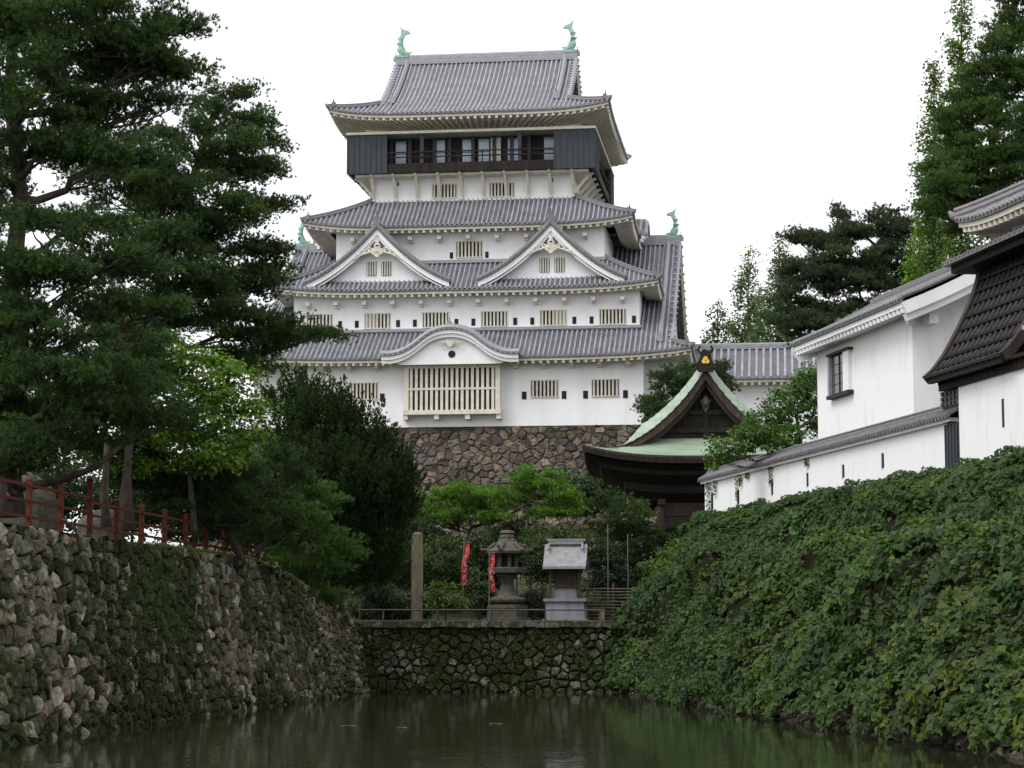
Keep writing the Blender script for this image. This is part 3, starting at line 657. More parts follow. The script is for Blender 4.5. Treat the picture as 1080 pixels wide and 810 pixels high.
# --- stone base of the keep
base = MB(); PAL = [(.15, .115, .092), (.19, .145, .11), (.13, .108, .092), (.16, .125, .105), (.11, .10, .09), (.22, .175, .125), (.14, .115, .105)]
def fbase(s, h, o): dd = 15-h; return np.stack([s-17.8, -.28*dd-.006*dd*dd-o, h-15], -1)
def fside(s, h, o): dd = 15-h; return np.stack([17.8+.28*dd+o, s, h-15], -1)
sb = empty('keep_stone_wall', (-3.9, 164, Z0), math.radians(-7.2), label='broad battered base of fitted brown stones under the white castle keep', cat='stone wall')
def wedge(s, h, o):
    dd = 15-h; k = (17.8+.28*dd)/17.8; return np.stack([(s-17.8)*k, -.28*dd-.004*dd*dd-o, h-15], -1)
mb = stonework(35.6, 15, .5, wedge, PAL, .13, .01, 1.4, rough=.14, var=(.45, 1.2), backc=(.05, .042, .034), groove=.07); mb.build('front_face', M['stone_castle'], sb)
mb = stonework(30, 15, .8, fside, PAL, .13, .02, 1.25, rough=.12); mb.build('side_face', M['stone_castle'], sb)
mb = MB(); mb.bx(-17.7, 17.7, .1, 29, -15, -.01); mb.build('core', M['soil'], sb)

# ================= long annexe to the right of the keep
ann = empty('castle_annexe', (-3.9, 164, Z0-.2), math.radians(-7.2), label='long low white castle building with grey tiled roof behind the green shrine roof', cat='building')
mb = MB(); mb.bx(17.0, 36, 5, 12, -2.5, 3.9); mb.build('wall', M['plaster'], ann)
RA = Roof(10.2, 4.6, 4.6, 2.9, 4.0, .05, G=10, th=.05, lift=0, c=.9, cy=0, sp=.55, rh=.17); mb = MB(); RA.panel(mb, 'f'); RA.panel(mb, 'b')
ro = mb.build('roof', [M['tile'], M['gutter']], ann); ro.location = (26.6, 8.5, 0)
f, r, d = MB(), MB(), MB(); RA.eaves(f, r, 1.0, dark=d, sides='fb'); f.build('eave_board', M['cream'], ro); r.build('rafter_ends', M['cream'], ro); d.build('eave_tile_edge', [M['tile_dark'], M['ridge_tile']], ro)
mb = MB(); ridge(mb, (-10.1, 0, 6.85), (10.1, 0, 6.85), .45, .4, 3); mb.build('ridge', M['ridge_tile'], ro)
mb = MB()
for sx in (-1, 1): mb.cut(); mb.add([(sx*10.1, -4.4, 3.8), (sx*10.1, 4.4, 3.8), (sx*10.1, 0, 6.8)], [(0, 1, 2)])
mb.build('gable_wall', M['plaster'], ro)
mb = stonework(20, 13, .85, lambda s, h, o: np.stack([17+s, 4.8-.25*(13-h)-o, h-15.5], -1), PAL, .14, .035, 1.3); mb.build('footing', M['stone_castle'], ann)
# ================= shrine hall with green copper roof
hall = empty('shrine_hall', (10.6, 118, 0), math.radians(-4), label='dark wooden shrine hall with curved green copper gable roof and gold crest', cat='shrine hall')
RH = Roof(6.0, 6.8, 6.8, 5.1, 12.2, 2.5, G=3.5, th=2.0, lift=.65, c=.42, pw=2.9, sp=.25, rh=0, cy=0, ribs=False, course=.36, lp=3, curl=.75)
hall_rot = Matrix.Rotation(math.radians(-90), 3, 'Z')
ht = lambda v: (v @ np.array(hall_rot).T)+np.array((0, 6.0, 0))   # ridge runs away from the camera
mb = MB()
for s_ in 'fblr': RH.panel(mb, s_)
zt_ = float(RH.zf(np.array(RH.th), np.array(0.)))
for sx in (-1, 1):
    hw2 = RH.B-RH.th
    mb.grid(np.array([[(sx*(3.55-k*1.25), y*(1-.12*k), zt_-.03+.62*k) for k in np.linspace(0, 1, 5)] for y in np.linspace(-hw2, hw2, 12)]), 0)
hr = mb.build('roof', M['copper'], hall, tf=ht)
# thick brown eave, soffit
e, e2 = MB(), MB(); n = 60
for side in 'fblr':
    L = RH.A if side in 'fb' else RH.B; xs = np.linspace(-L, L, n); z = RH.zf(np.zeros(n), xs/L, side in 'fb')
    rows = [(0.0, -.0), (.0, -.12), (.12, -.40), (.30, -.46)]
    e.grid(np.stack([RH.place(side, xs*(L-t)/L, t, z+dz) for t, dz in rows], 1), 0)
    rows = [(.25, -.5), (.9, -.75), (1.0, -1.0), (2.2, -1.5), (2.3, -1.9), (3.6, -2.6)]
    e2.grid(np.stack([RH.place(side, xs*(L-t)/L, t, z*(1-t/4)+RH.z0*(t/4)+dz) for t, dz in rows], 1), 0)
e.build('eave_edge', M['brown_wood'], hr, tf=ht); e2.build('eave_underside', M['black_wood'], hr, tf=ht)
# verge bargeboards, both gable ends, in roof frame then turned
vb, gw, vr = MB(), MB(), MB()
for sx in (-1, 1):
    xg = 3.45; vb.cut(); gw.cut()
    ts = np.linspace(RH.th-.05, RH.run, 18); top = [(-(RH.B-t), float(RH.zf(np.array(t), np.array(0.)))) for t in ts]; full = top+[(-y, z) for y, z in top[::-1][1:]]
    for (d0, d1, a, b_, mi) in ((0, .25, .03, -.13, 0), (.02, .28, -.13, -.62, 0), (.35, .5, -.45, -.95, 0)):
        V = []
        for y, z in full:
            k = 1-.45*(abs(y)/4.4)**2
            V += [(sx*(xg-d0), y, z+a), (sx*(xg-d0), y, z+b_*k), (sx*(xg-d1), y, z+b_*k), (sx*(xg-d1), y, z+a)]
        k = len(full); f = [(i*4+j, i*4+(j+1) % 4, (i+1)*4+(j+1) % 4, (i+1)*4+j) for i in range(k-1) for j in range(4)]+[(3, 2, 1, 0), tuple(range(4*k-4, 4*k))]; vb.add(V, f)
    gwp = [(y, z-.4) for y, z in full]; gw.add([(sx*(xg-1.1), y, z) for y, z in gwp], [tuple(range(len(gwp)))])
    for z_, hw_ in ((13.9, 2.6), (14.9, 1.55)): gw.bx(sx*(xg-1.1), sx*(xg-.9), -hw_, hw_, z_-.13, z_+.13)
    gw.bx(sx*(xg-1.1), sx*(xg-.92), -.14, .14, 13, 16.8)
vb.build('bargeboard', M['brown_wood'], hr, tf=ht); gw.build('gable_wall', M['black_wood'], hr, tf=ht)
zr = RH.z0+RH.rise
mb = MB(); ridge(mb, (-2.8, 0, zr+.45), (2.8, 0, zr+.45), .6, .5, 4); mb.build('ridge', M['brown_wood'], hr, tf=ht)
mb = MB(); mb.prism([(-.42, zr-.25), (.42, zr-.25), (.52, zr+.1), (.34, zr+.5), (.3, zr+.85), (0, zr+1.02), (-.3, zr+.85), (-.34, zr+.5), (-.52, zr+.1)], 2.25, 2.5)
for sx in (-1, 1):
    mb.tube([(sx*.35, 2.38, zr+.0), (sx*.62, 2.38, zr-.15), (sx*.66, 2.38, zr+.12), (sx*.5, 2.38, zr+.22)], .09, 6)
    mb.tube([(sx*.28, 2.38, zr+.8), (sx*.42, 2.38, zr+1.0), (sx*.3, 2.38, zr+1.2)], .07, 6)
en = mb.build('ridge_end', M['black_wood'], hr)
g = MB(); zc = zr+.38
for a in np.linspace(PI/2, PI/2+2*PI, 4)[:3]:
    cx_, cz_ = .1*math.cos(a), zc+.1*math.sin(a); n = 12
    g.add([(cx_+.13*math.cos(2*PI*i/n), 2.21, cz_+.13*math.sin(2*PI*i/n)) for i in range(n)]+[(cx_+.13*math.cos(2*PI*i/n), 2.26, cz_+.13*math.sin(2*PI*i/n)) for i in range(n)], [tuple(range(n))]+[(i, n+i, n+(i+1) % n, (i+1) % n) for i in range(n)])
g.build('gold_crest', M['gold'], en)
mb = MB(); mb.lathe([(.05, -.3), (.16, -.2), (.2, 0), (.12, .2), (.03, .3)], (0, 3.1, 15.5), 8); mb.prism([(-.3, 15.6), (.3, 15.6), (.16, 15.1), (0, 14.85), (-.16, 15.1)], 3.25, 3.35); mb.build('gable_pendant', M['lantern'], hr)
mb = MB(); mb.bx(-2.5, 2.5, 3.2, 9.5, 6.5, 10.6)
for z in (7.3, 8.0, 9.2): mb.bx(-2.62, 2.62, 3.1, 9.6, z-.12, z+.12)
body = mb.build('body', M['brown_wood'], hall)
for x in (-2.5, 2.5):
    for y in (3.1, 9.4): mb = MB(); mb.lathe([(.24, 0), (.22, 4.2)], (x, y, 6.3), 10); mb.bx(x-.5, x+.5, y-.2, y+.2, 10.0, 10.3); mb.bx(x-.2, x+.2, y-.6, y+.5, 9.7, 10.0); mb.build('column', M['brown_wood'], hall)
mb = MB(); mb.bx(-3.6, 3.6, 2.2, 10.3, 6.0, 6.5); mb.build('veranda', M['black_wood'], hall)
mb = stonework(9, 3.4, .6, lambda s, h, o: np.stack([s-4.5, 2.0-o, h+2.7], -1), PAL, .1, .04); mb.bx(-4.4, 4.4, 2.15, 10.5, 2.7, 6.05, tint=(.1, .1, .08)); mb.build('stone_platform', M['stone_castle'], hall)

# ================= white walls and buildings above the right bank
RZ = math.atan(.187)
OR = (16.64, 80, 0)
def rw(x, y, z=0):
    c, s_ = math.cos(RZ), math.sin(RZ); return np.array([OR[0]+x*c-y*s_, OR[1]+x*s_+y*c, z])
bwall = empty('boundary_wall', OR, RZ, label='low white plaster wall with loopholes and narrow tiled coping above the ivy bank', cat='wall')
mb = MB(); mb.bx(0, .55, 1.6, 35.3, 8.1, 10.5); mb.build('wall', M['plaster_old'], bwall)
mb = MB(); mb.bx(-.18, .73, .9, 35.5, 10.42, 10.56); mb.build('coping_soffit', M['plaster'], bwall)
mb = MB()
for sx, xe in ((-1, -.32), (1, .87)):
    ys, hs = cols(.6, 35.6, .34); G = []
    for k in np.linspace(0, 1, 4): G.append(np.stack([np.full(len(ys), .275+(xe-.275)*k), ys, 10.95-.36*k+hs*.12], -1))
    G.append(np.stack([np.full(len(ys), xe), ys, 10.52+hs*.10], -1)); mb.grid(np.stack(G, 1), 0, flip=sx > 0)
mb.tube([(.275, .5, 11.0), (.275, 35.6, 11.0)], .12, 8); mb.tube([(.275, .5, 11.14), (.275, 35.6, 11.14)], .07, 6)
mb.build('tile_coping', M['tile_dark'], bwall)
def wy(px, off=0.): # distance along the wall of a photo column
    d = (31.6+off)/((px-540)/2300+.187); return (d-80)*1.0173
for px, z0_, z1_, wd in ((751.5, 9.0, 9.85, .3), (779, 9.0, 9.7, .3), (815, 9.1, 9.85, .22), (852.5, 9.15, 9.75, .2), (890.5, 9.2, 9.75, .2), (932.5, 9.25, 9.85, .2)):
    y = wy(px); mb = MB(); mb.bx(-.012, .05, y-wd/2, y+wd/2, z0_, z1_, 0); mb.bx(-.02, .05, y+wd/2, y+wd/2+.08, z0_-.04, z1_+.04, 1); mb.build('loophole', [M['dark'], M['tile']], bwall)
# dark door leaf at the near end
dw = MB(); dw.bx(-.04, .25, .12, 1.75, 8.3, 10.35)
for i in range(6): y = .2+1.5*i/5; dw.bx(-.07, -.04, y-.02, y+.02, 8.3, 10.35)
dw.build('door', M['black_board'], bwall)
# taller white wall
tw = empty('tall_wall', OR, RZ, label='taller plain white plaster wall under the dark tiled skirt roof at the right edge', cat='wall')
mb = MB(); mb.bx(-.12, .8, -14, .12, 8.1, 11.95); mb.build('wall', M['plaster_old'], tw)
mb = MB(); y = -3.9; mb.bx(-.135, 0, y-.09, y+.09, 9.75, 10.75, 0); mb.build('loophole', M['tile_brown'], tw)
mb = MB()
for i in range(14): mb.box((-.1, -1.0-i*.9+random.uniform(-.1, .1), 8.0), (.5, .8, .35), mi=0)
mb.build('footing_stones', M['lantern'], tw)
# storehouse with gable roof
hs_ = empty('white_storehouse', OR, RZ, label='white plaster storehouse with one framed window and grey gable roof behind the wall', cat='building')
mb = MB(); mb.bx(1.57, 7.8, 9.05, 21.3, 8.1, 16.0); hw_ = mb.build('wall', M['plaster_old'], hs_)
mb = MB(); mb.add([(1.57, 9.06, 15.9), (7.8, 9.06, 15.9), (4.69, 9.06, 17.6)], [(0, 1, 2)]); mb.bx(1.3, 1.57, 8.75, 9.0, 15.2, 15.6); mb.bx(2.0, 2.4, 8.2, 9.06, 15.2, 15.6); mb.cut(); mb.add([(1.57, 21.29, 15.9), (7.8, 21.29, 15.9), (4.69, 21.29, 17.6)], [(0, 1, 2)]); mb.build('gable_wall', M['plaster'], hs_)
RS = Roof(7.35, 4.15, 4.15, 2.0, 16.05, .05, G=7.3, th=.05, lift=0, c=.8, cy=0, sp=.33, rh=.12)
st = lambda v: (v @ np.array(Matrix.Rotation(math.radians(-90), 3, 'Z')).T)+np.array((4.69, 14.7, 0))
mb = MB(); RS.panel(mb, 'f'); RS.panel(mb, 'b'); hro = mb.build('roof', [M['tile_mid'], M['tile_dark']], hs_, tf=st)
f, r, d = MB(), MB(), MB(); RS.eaves(f, r, .95, dark=d, sides='fb', sp=.5, fas=.26)
f.build('eave_board', M['plaster'], hro, tf=st); r.build('rafter_ends', M['plaster'], hro, tf=st); d.build('eave_tile_edge', [M['tile_dark'], M['ridge_tile']], hro, tf=st)
mb = MB(); ridge(mb, (-7.3, 0, 18.0), (7.3, 0, 18.0), .4, .34, 3)
for sx in (-1, 1):
    for sy in (-1, 1):
        for o_ in (.05, .4): mb.tube([(sx*(7.33-o_), sy*(4.15-t), float(RS.zf(np.array(t), np.array(0.)))+.1) for t in np.linspace(0, 4.15, 6)], .1, 6)
mb.build('ridge', M['tile_mid'], hro, tf=st)
mb = MB()
for sx in (-1, 1):
    for sy in (-1, 1):
        mb.cut(); mb.beam([(sx*7.2, sy*(4.05-t), float(RS.zf(np.array(t), np.array(0.)))-.36) for t in np.linspace(0, 4.0, 6)], .2, .5)
        mb.beam([(sx*6.95, sy*(3.9-t), float(RS.zf(np.array(t), np.array(0.)))-.72) for t in np.linspace(0, 3.9, 6)], .3, .3)
mb.build('bargeboard', M['plaster'], hro, tf=st)
y0_, y1_ = (96.2-80)*1.0173, (98.9-80)*1.0173
mb = MB(); z0_, z1_ = 13.35, 15.15
mb.bx(1.50, 1.56, y0_+.35, y1_-.2, z0_, z1_, 1); mb.bx(1.32, 1.58, y0_-.2, y1_+.05, z1_, z1_+.12, 2); mb.bx(1.30, 1.58, y0_-.2, y1_+.05, z0_-.16, z0_, 2)
mb.bx(1.35, 1.58, y1_-.22, y1_, z0_, z1_, 3); mb.bx(1.40, 1.58, y0_, y0_+.75, z0_, z1_, 0); mb.bx(1.46, 1.5, (y0_+y1_)/2+.05, (y0_+y1_)/2+.11, z0_, z1_, 2)
for i in range(3): mb.bx(1.485, 1.5, y0_+.75, y1_-.2, z0_+.45*(i+1), z0_+.45*(i+1)+.03, 2)
mb.build('window', [M['plaster'], M['glass_dark'], M['brown_wood'], M['tile']], hw_)
# drain pipe and little roof stub beside the storehouse
mb = MB()
for i in range(4):
    mb.bx(.1, 1.5, .5-.05*i, 2.4-.1*i, 11.05+.2*i, 11.17+.2*i)
    for j in range(5): mb.tube([(.0, .6+.38*j, 11.15+.2*i), (.6, .6+.38*j, 11.25+.2*i)], .1, 6)
mb.build('coping_end_stack', M['tile_dark'], bwall)

# tower with two roofs at the right edge
tow = empty('corner_tower', OR, RZ, label='tall tower with steep dark brown tiled skirt roof and pale rafters at the right edge', cat='tower')
mb = MB(); mb.bx(1.7, 9, -16, 2.6, 8.1, 12.2); mb.bx(2.2, 9, -16, 1.7, 12, 17.3); mb.build('wall', M['plaster'], tow)
# steep concave skirt roof
def sk(u): # u 0 eave .. 1 top
    k = [0, .12, .25, .45, .7, .85, 1]; return (float(np.interp(u, k, [-.6, -.2, .22, .8, 1.38, 1.62, 1.8])), float(np.interp(u, k, [12.05, 12.4, 12.95, 13.95, 15.1, 15.75, 16.4])))
def skirt(y0, y1, name='skirt_roof'):
    us = np.linspace(0, 1, 25); mb = MB(); ys, hh = cols(y0, y1, .52)
    X = []; 
    G = np.zeros((len(ys), len(us), 3))
    for j, u in enumerate(us):
        x, z = sk(u); x2, z2 = sk(min(u+.01, 1)); x1, z1 = sk(max(u-.01, 0)); nx, nz = -(z2-z1), (x2-x1); l = math.hypot(nx, nz); nx /= l; nz /= l
        st_ = .05*(1-(u*9) % 1)
        G[:, j, 0] = x+nx*(hh*.11+st_); G[:, j, 1] = ys; G[:, j, 2] = z+nz*(hh*.11+st_)
    mb.grid(G, 0); o = mb.build(name, M['tile_brown'], tow)
    b = MB()
    for k in range(9):
        u = (k+.0)/9; x, z = sk(u); x2, z2 = sk(u+.02); l = math.hypot(x2-x, z2-z); nx, nz = -(z2-z)/l, (x2-x)/l
        b.beam([(x+nx*.14, y0, z+nz*.14), (x+nx*.14, y1, z+nz*.14)], .10, .10)
    b.build('batten', M['black_wood'], o)
    r = MB()
    for y in (y0, y1): r.cut(); r.beam([(sk(u)[0]-.06, y, sk(u)[1]+.02) for u in np.linspace(0, 1, 20)], .34, .34, up=(0, 1, 0))
    r.build('edge_board', M['brown_wood'], o)
    return o
skirt(-5.2, 1.9)
mb = MB(); mb.bx(-.45, 1.9, -14, 1.8, 11.96, 12.08)
for i in range(24): y = 1.6-i*.5; mb.bx(-.3, 1.9, y-.08, y+.08, 11.84, 11.96)
mb.bx(-.25, -.1, -14, 1.75, 11.62, 11.9); mb.bx(-.64, -.47, -5.1, 1.8, 11.9, 12.07); mb.bx(-.42, -.3, -5.1, 1.75, 12.082, 12.3); mb.bx(1.85, 2.6, -5.3, 1.75, 12.1, 16.4); mb.build('underside_beams', M['black_wood'], tow)
mb = MB(); mb.bx(.6, 2.4, -14, -5.5, 12.1, 16.3); mb.build('dark_boarding', M['black_wood'], tow)
mb = MB(); mb.bx(-.4, .6, -9, -6.3, 12.85, 13.0, 1); mb.bx(-.3, .6, -9, -6.4, 12.5, 12.85, 0); mb.build('ledge', [M['plaster'], M['tile']], tow)
mb = MB(); mb.bx(.45, 2.6, -14, 2.9, 16.58, 16.68, 0); mb.bx(.75, 2.5, -14, 2.7, 16.3, 16.58, 1)
for i in range(40): y = 2.8-i*.42; mb.tube([(.42, y, 16.7), (2.0, y, 16.95)], .07, 6, mi=2)
mb.build('middle_eave', [M['tile_dark'], M['black_wood'], M['tile_mid']], tow)
RT = Roof(8.6, 6, 3.6, 2.0, 17.75, 3.6, lift=.35, c=.8, cy=0, sp=.36, rh=.12)
tt_ = lambda v: (v @ np.array(Matrix.Rotation(math.radians(-90), 3, 'Z')).T)+np.array((6.35, -7.4, 0))
mb = MB()
for s_ in 'fl': RT.panel(mb, s_)
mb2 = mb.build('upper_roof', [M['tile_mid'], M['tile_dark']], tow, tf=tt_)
f, r, d = MB(), MB(), MB(); RT.eaves(f, r, 1.5, dark=d, sides='fl', sp=.48, fas=.24); f.build('eave_board', M['cream'], mb2, tf=tt_); r.build('rafter_ends', M['cream'], mb2, tf=tt_); d.build('eave_tile_edge', [M['tile_dark'], M['ridge_tile']], mb2, tf=tt_)
mb = MB(); p = RT.hip(-1, -1); mb.tube(p, [.06, .16]+[.18]*(len(p)-2), 8); mb.tube([Vector(q)+Vector((0, 0, .22)) for q in p[2:]], .12, 6); mb.build('hip_ridge', M['tile_mid'], mb2, tf=tt_)

# ================= setting: water, terrain
def lerp(x, xs, ys): return np.interp(x, xs, ys)
mb = MB(); mb.grid(np.stack(np.meshgrid(np.linspace(-60, 60, 3), np.linspace(-80, 97.2, 3), indexing='ij')+[np.zeros((3, 3))], -1), 0); mb.build('moat_water', M['water'], kind='structure')
LW = lambda d: -17.35+.113*d       # foot of the left wall
ZT = lambda d: lerp(d, [0, 78, 84, 90, 97.5], [5.2, 5.2, 4.85, 4.05, 3.0])
SB = .8
def lwall(s, h, o):
    d = 20+s/1.0064; k = h/5.2; zt = ZT(d); z = -.25+k*(zt+.25); x = LW(d)-SB*k**1.15*(zt/5.2)
    return np.stack([x+o*.97, d-o*.11, z+o*.2], -1)
PL = [(.15, .143, .108), (.19, .18, .14), (.105, .10, .075), (.07, .068, .05), (.25, .235, .18), (.165, .142, .108), (.135, .13, .108), (.19, .15, .112), (.32, .305, .25), (.09, .087, .066)]
def mossy(c, pc, r):
    d = 20+c[0]/1.0064; g = math.exp(-((d-63)/6.5)**2)+.5*math.exp(-(c[1]/.8)**2)
    return np.array([.035, .04, .02])*r.uniform(.5, 1.3) if r.random() < g*.8 else pc
mb = stonework(78, 5.2, .33, lwall, [(a*1.02, b_*1.0, c_*.93) for a, b_, c_ in PL], .13, .05, 1.2, rough=.06, tint=mossy, var=(.55, 1.3)); mb.build('moat_stone_wall', M['stone_left'], label='long rough dry stone moat wall running back along the left below the red fence', cat='stone wall')
def fwall(s, h, o): return np.stack([-7.2+s, 96.9+.12*h-o, -.2+h+o*.1], -1)
mb = stonework(12.6, 3.1, .34, fwall, [(.13, .122, .095), (.10, .095, .072), (.17, .16, .125), (.12, .10, .078)], .12, .05, 1.3, rough=.08, var=(.3, 1.6))
r = random.Random(4); x = -7.0
while x < 5.2:
    w_ = r.uniform(.38, .62); mb.box((x+w_/2, 97.2, 2.98+r.uniform(-.02, .03)), (w_*.94, .55, .26), r.uniform(-.05, .05), tint=np.array(r.choice([(.15, .145, .12), (.13, .125, .11), (.17, .13, .10)]))*r.uniform(.7, 1.3)); x += w_
mb.build('far_stone_wall', M['stone_far'], label='low mossy stone wall across the far end of the moat under the iron railing', cat='stone wall')
# left terrace
ds = np.array([10, 30, 50, 70, 78, 81, 84, 87, 90, 94, 97.5]); offs = np.array([-.05, .6, 1.5, 3, 6, 12, 30, 80])
G = np.array([[(LW(d)-SB*ZT(d)/5.2-o, d, ZT(d)-.03+.12*vnoise(np.array([[o, d, 0]]), .4)[0]*min(o, 1)+(0 if d < 85 else min(1, max(0, (o-3)/9))*(5.2-ZT(d)))) for o in offs] for d in ds])
mb = MB(); mb.grid(G, 0); mb.build('terrace_ground', M['earth'], kind='structure')
mb = MB(); xs = np.concatenate([np.linspace(-900, -60, 5), np.linspace(-50, 60, 45), np.linspace(80, 900, 5)]); ys = np.concatenate([[97.3], np.linspace(99, 160, 30), [220, 400, 900, 1800]])
G = np.array([[(x, y, 3.0+.25*vnoise(np.array([[x, y, 0]]), .25)[0]*min(1, (y-97)/3)+(3.2*min(1, max(0, (y-104)/40)) if y > 104 else 0)) for y in ys] for x in xs]); mb.grid(G, 0); mb.build('ground', M['earth'], kind='structure')
# hillside behind the left terrace keeps the far ground above eye level
# right bank
def bfoot(d): return lerp(d, [0, 46, 96, 104, 122], [15.9, 10.3, 4.8, 6.9, 9.8]), lerp(d, [0, 96, 97.5, 122], [0, 0, 2.9, 3.2])
def btop(d): return 31.35-.187*d, 8.35
def bank(d, v):
    fx, fz = bfoot(d); tx, tz = btop(d)
    x = fx+(tx-fx)*np.abs(v)**1.18; z = fz+(tz-fz)*(np.abs(v)**.85*np.sign(v))+.6*np.sin(PI*v)
    p = np.stack([x, d, z], -1); nn = vnoise(p, .45, 3)-.5
    sv = np.sin(PI*np.clip(v, 0, 1))**.6*np.interp(d, [0, 92, 104, 122], [1, 1, .4, .3]); x = x-2.9*nn*sv; z = z+2.5*nn*sv
    return np.stack([x, d, z], -1)
D, V = np.meshgrid(np.linspace(10, 122, 200), np.linspace(0, 1, 24), indexing='ij')
mb = MB(); mb.grid(bank(D, V), 0); mb.build('bank', M['soil'], kind='structure')
ds = np.linspace(10, 135, 20); G = np.array([[(btop(d)[0]+o, d, 8.35-.004*o) for o in (-.05, 1, 4, 20, 90)] for d in ds]); mb = MB(); mb.grid(G, 0); mb.build('upper_ground', M['earth'], kind='structure')
def ffoot(s, h, o):
    d = 20+s; fx, fz = bfoot(d); return np.stack([fx+.0+.35*h-o, d-.1*o, -.2+h+.0*o], -1)
mb = stonework(77, .55, .32, ffoot, [(.10, .09, .075), (.13, .11, .09), (.08, .075, .065), (.15, .12, .1)], .22, .08, 1.3, rough=.12); mb.build('bank_footing', M['stone_foot'], label='rough line of dark footing stones at the waterline below the ivy bank', cat='stone footing')

# ================= red fence along the left wall
fence = empty('red_fence', (LW(52)-1.1, 52, 5.2), 0, label='faded red wooden post and rail fence along the top of the left moat wall', cat='fence')
fx = lambda d: LW(d)-SB-.25
fd = [42.4+2.52*i for i in range(16)]
for i, d in enumerate(fd):
    z = float(ZT(d)); tall = i in (4, 7)
    h = 1.2 if i < 8 else 1.12
    if i == 7: h = 1.55
    mb = MB(); mb.box((fx(d), d, z+h/2-.1), (.13, .13, h+.2), -.11); mb.box((fx(d), d, z+h+.03), (.16, .16, .06), -.11, taper=.6)
    o = mb.build('post', M['red'], fence); o.matrix_parent_inverse = Matrix.Translation(-fence.location)
for i in range(len(fd)-1):
    a, b_ = fd[i], fd[i+1]; mb = MB(); za, zb = float(ZT(a)), float(ZT(b_)); k = .0 if i < 7 else -.12
    for h, t in ((1.06+k, .09), (.66+k*.6, .08), (.26, .08)): mb.beam([(fx(a), a+.07, za+h), (fx(b_), b_-.07, zb+h)], .05, t*.85)
    o = mb.build('rail', M['red'], fence); o.matrix_parent_inverse = Matrix.Translation(-fence.location)

# ================= terrace things at the far end
ra = empty('iron_railing', (0, 97.6, 3.0), 0, label='low dark iron railing with two rails along the far end of the moat', cat='railing')
mb = MB()
for z in (.62, .12): mb.tube([(-6.9, 0, z), (4.15, 0, z)], .035, 8)
mb.build('rail', M['iron'], ra)
for px in (350, 405, 462, 519, 575, 632):
    x = (px-540)/2300*97.6; mb = MB(); mb.tube([(x, 0, -.45), (x, 0, .64)], .04, 8); mb.build('post', M['iron'], ra)
pil = MB(); pil.box((-4.33, 100, 5.0), (.5, .5, 4.2), .12, taper=.95); pil.box((-4.33, 100, 7.13), (.44, .44, .1), .12, taper=.6); pil.box((-4.33, 100, 3.05), (.7, .7, .3), .12)
pil.build('stone_pillar', M['concrete'], label='tall plain square concrete pillar standing behind the railing left of the banners', cat='pillar')
mb = MB(); mb.box((4.0, 97.7, 3.25), (.26, .26, .7), .1, taper=.9); mb.build('stone_post', M['concrete'], label='short square stone post at the right end of the iron railing', cat='post')
# lantern (px 535, y 568-657)
sc_ = 101/2300; la = empty('stone_lantern', ((535-540)*sc_, 101, 3.0), .2, label='large weathered stone lantern with wide curled cap on a stepped base', cat='lantern')
def lp(name, prof, n, mat='lantern', rz=PI/4, sm=False): mb = MB(); mb.lathe(prof, (0, 0, 0), n, 0, rz); return mb.build(name, M[mat], la, smooth=sm)
lp('base', [(1.15, 0), (1.12, .3), (.95, .32), (.93, .72), (.95, .74), (.9, .9)], 6)
lp('plinth', [(.6, .9), (.85, 1.0), (.9, 1.12), (.86, 1.2), (.6, 1.27), (.5, 1.32)], 16, sm=True)
lp('shaft', [(.5, 1.3), (.38, 1.5), (.3, 1.8), (.3, 2.05), (.38, 2.2), (.45, 2.28)], 12)
lp('platform', [(.45, 2.26), (.88, 2.36), (.92, 2.56), (.8, 2.6), (.5, 2.62)], 6)
fb = MB()
for i in range(6): a = i*PI/3+PI/6; fb.box((.44*math.cos(a), .44*math.sin(a), 2.92), (.13, .16, .62), a)
fb.lathe([(.34, 2.62), (.34, 3.22)], (0, 0, 0), 6, 1); fb.build('fire_box', [M['lantern'], M['dark']], la)
cb = MB(); cb.lathe([(.5, 3.18), (1.0, 3.25), (1.04, 3.36), (.75, 3.5), (.5, 3.75), (.36, 3.95), (.2, 3.98)], (0, 0, 0), 6)
for i in range(6): a = i*PI/3; c_, s2 = math.cos(a), math.sin(a); cb.tube([(.55*c_, .55*s2, 3.72), (.95*c_, .95*s2, 3.4), (1.2*c_, 1.2*s2, 3.42), (1.27*c_, 1.27*s2, 3.58), (1.16*c_, 1.16*s2, 3.62)], [.09, .1, .09, .08, .04], 6)
cb.build('cap', M['lantern'], la)
lp('finial', [(.34, 3.96), (.36, 4.02), (.3, 4.1), (.28, 4.14), (.36, 4.2), (.3, 4.3), (.1, 4.33)], 8)
# small shrine (px 597)
sh = empty('small_shrine', ((597-540)/2300*100.5, 100.5, 3.0), -.12, label='small wooden wayside shrine with grey roof on a tall pale granite plinth', cat='shrine')
mb = MB(); mb.box((0, 0, .1), (2.05, 1.7, .26)); mb.box((0, 0, .62), (1.85, 1.5, .84), taper=.93); mb.box((0, 0, 1.1), (1.95, 1.6, .14)); mb.build('plinth', M['granite'], sh)
mb = MB(); mb.box((0, .05, 1.42), (1.0, .9, .52)); mb.build('upper_plinth', M['granite'], sh)
mb = MB(); mb.box((0, .05, 2.05), (1.05, .95, .78)); mb.box((0, .05, 1.72), (1.25, 1.1, .1)); mb.box((0, -.45, 2.0), (.5, .05, .55)); mb.box((0, .05, 2.5), (1.2, 1.0, .14)); mb.build('cabinet', M['brown_wood'], sh)
for sx in (-1, 1): mb = MB(); mb.box((sx*.68, -.5, 1.9), (.1, .1, 1.5)); mb.build('post', M['brown_wood'], sh)
mb = MB()
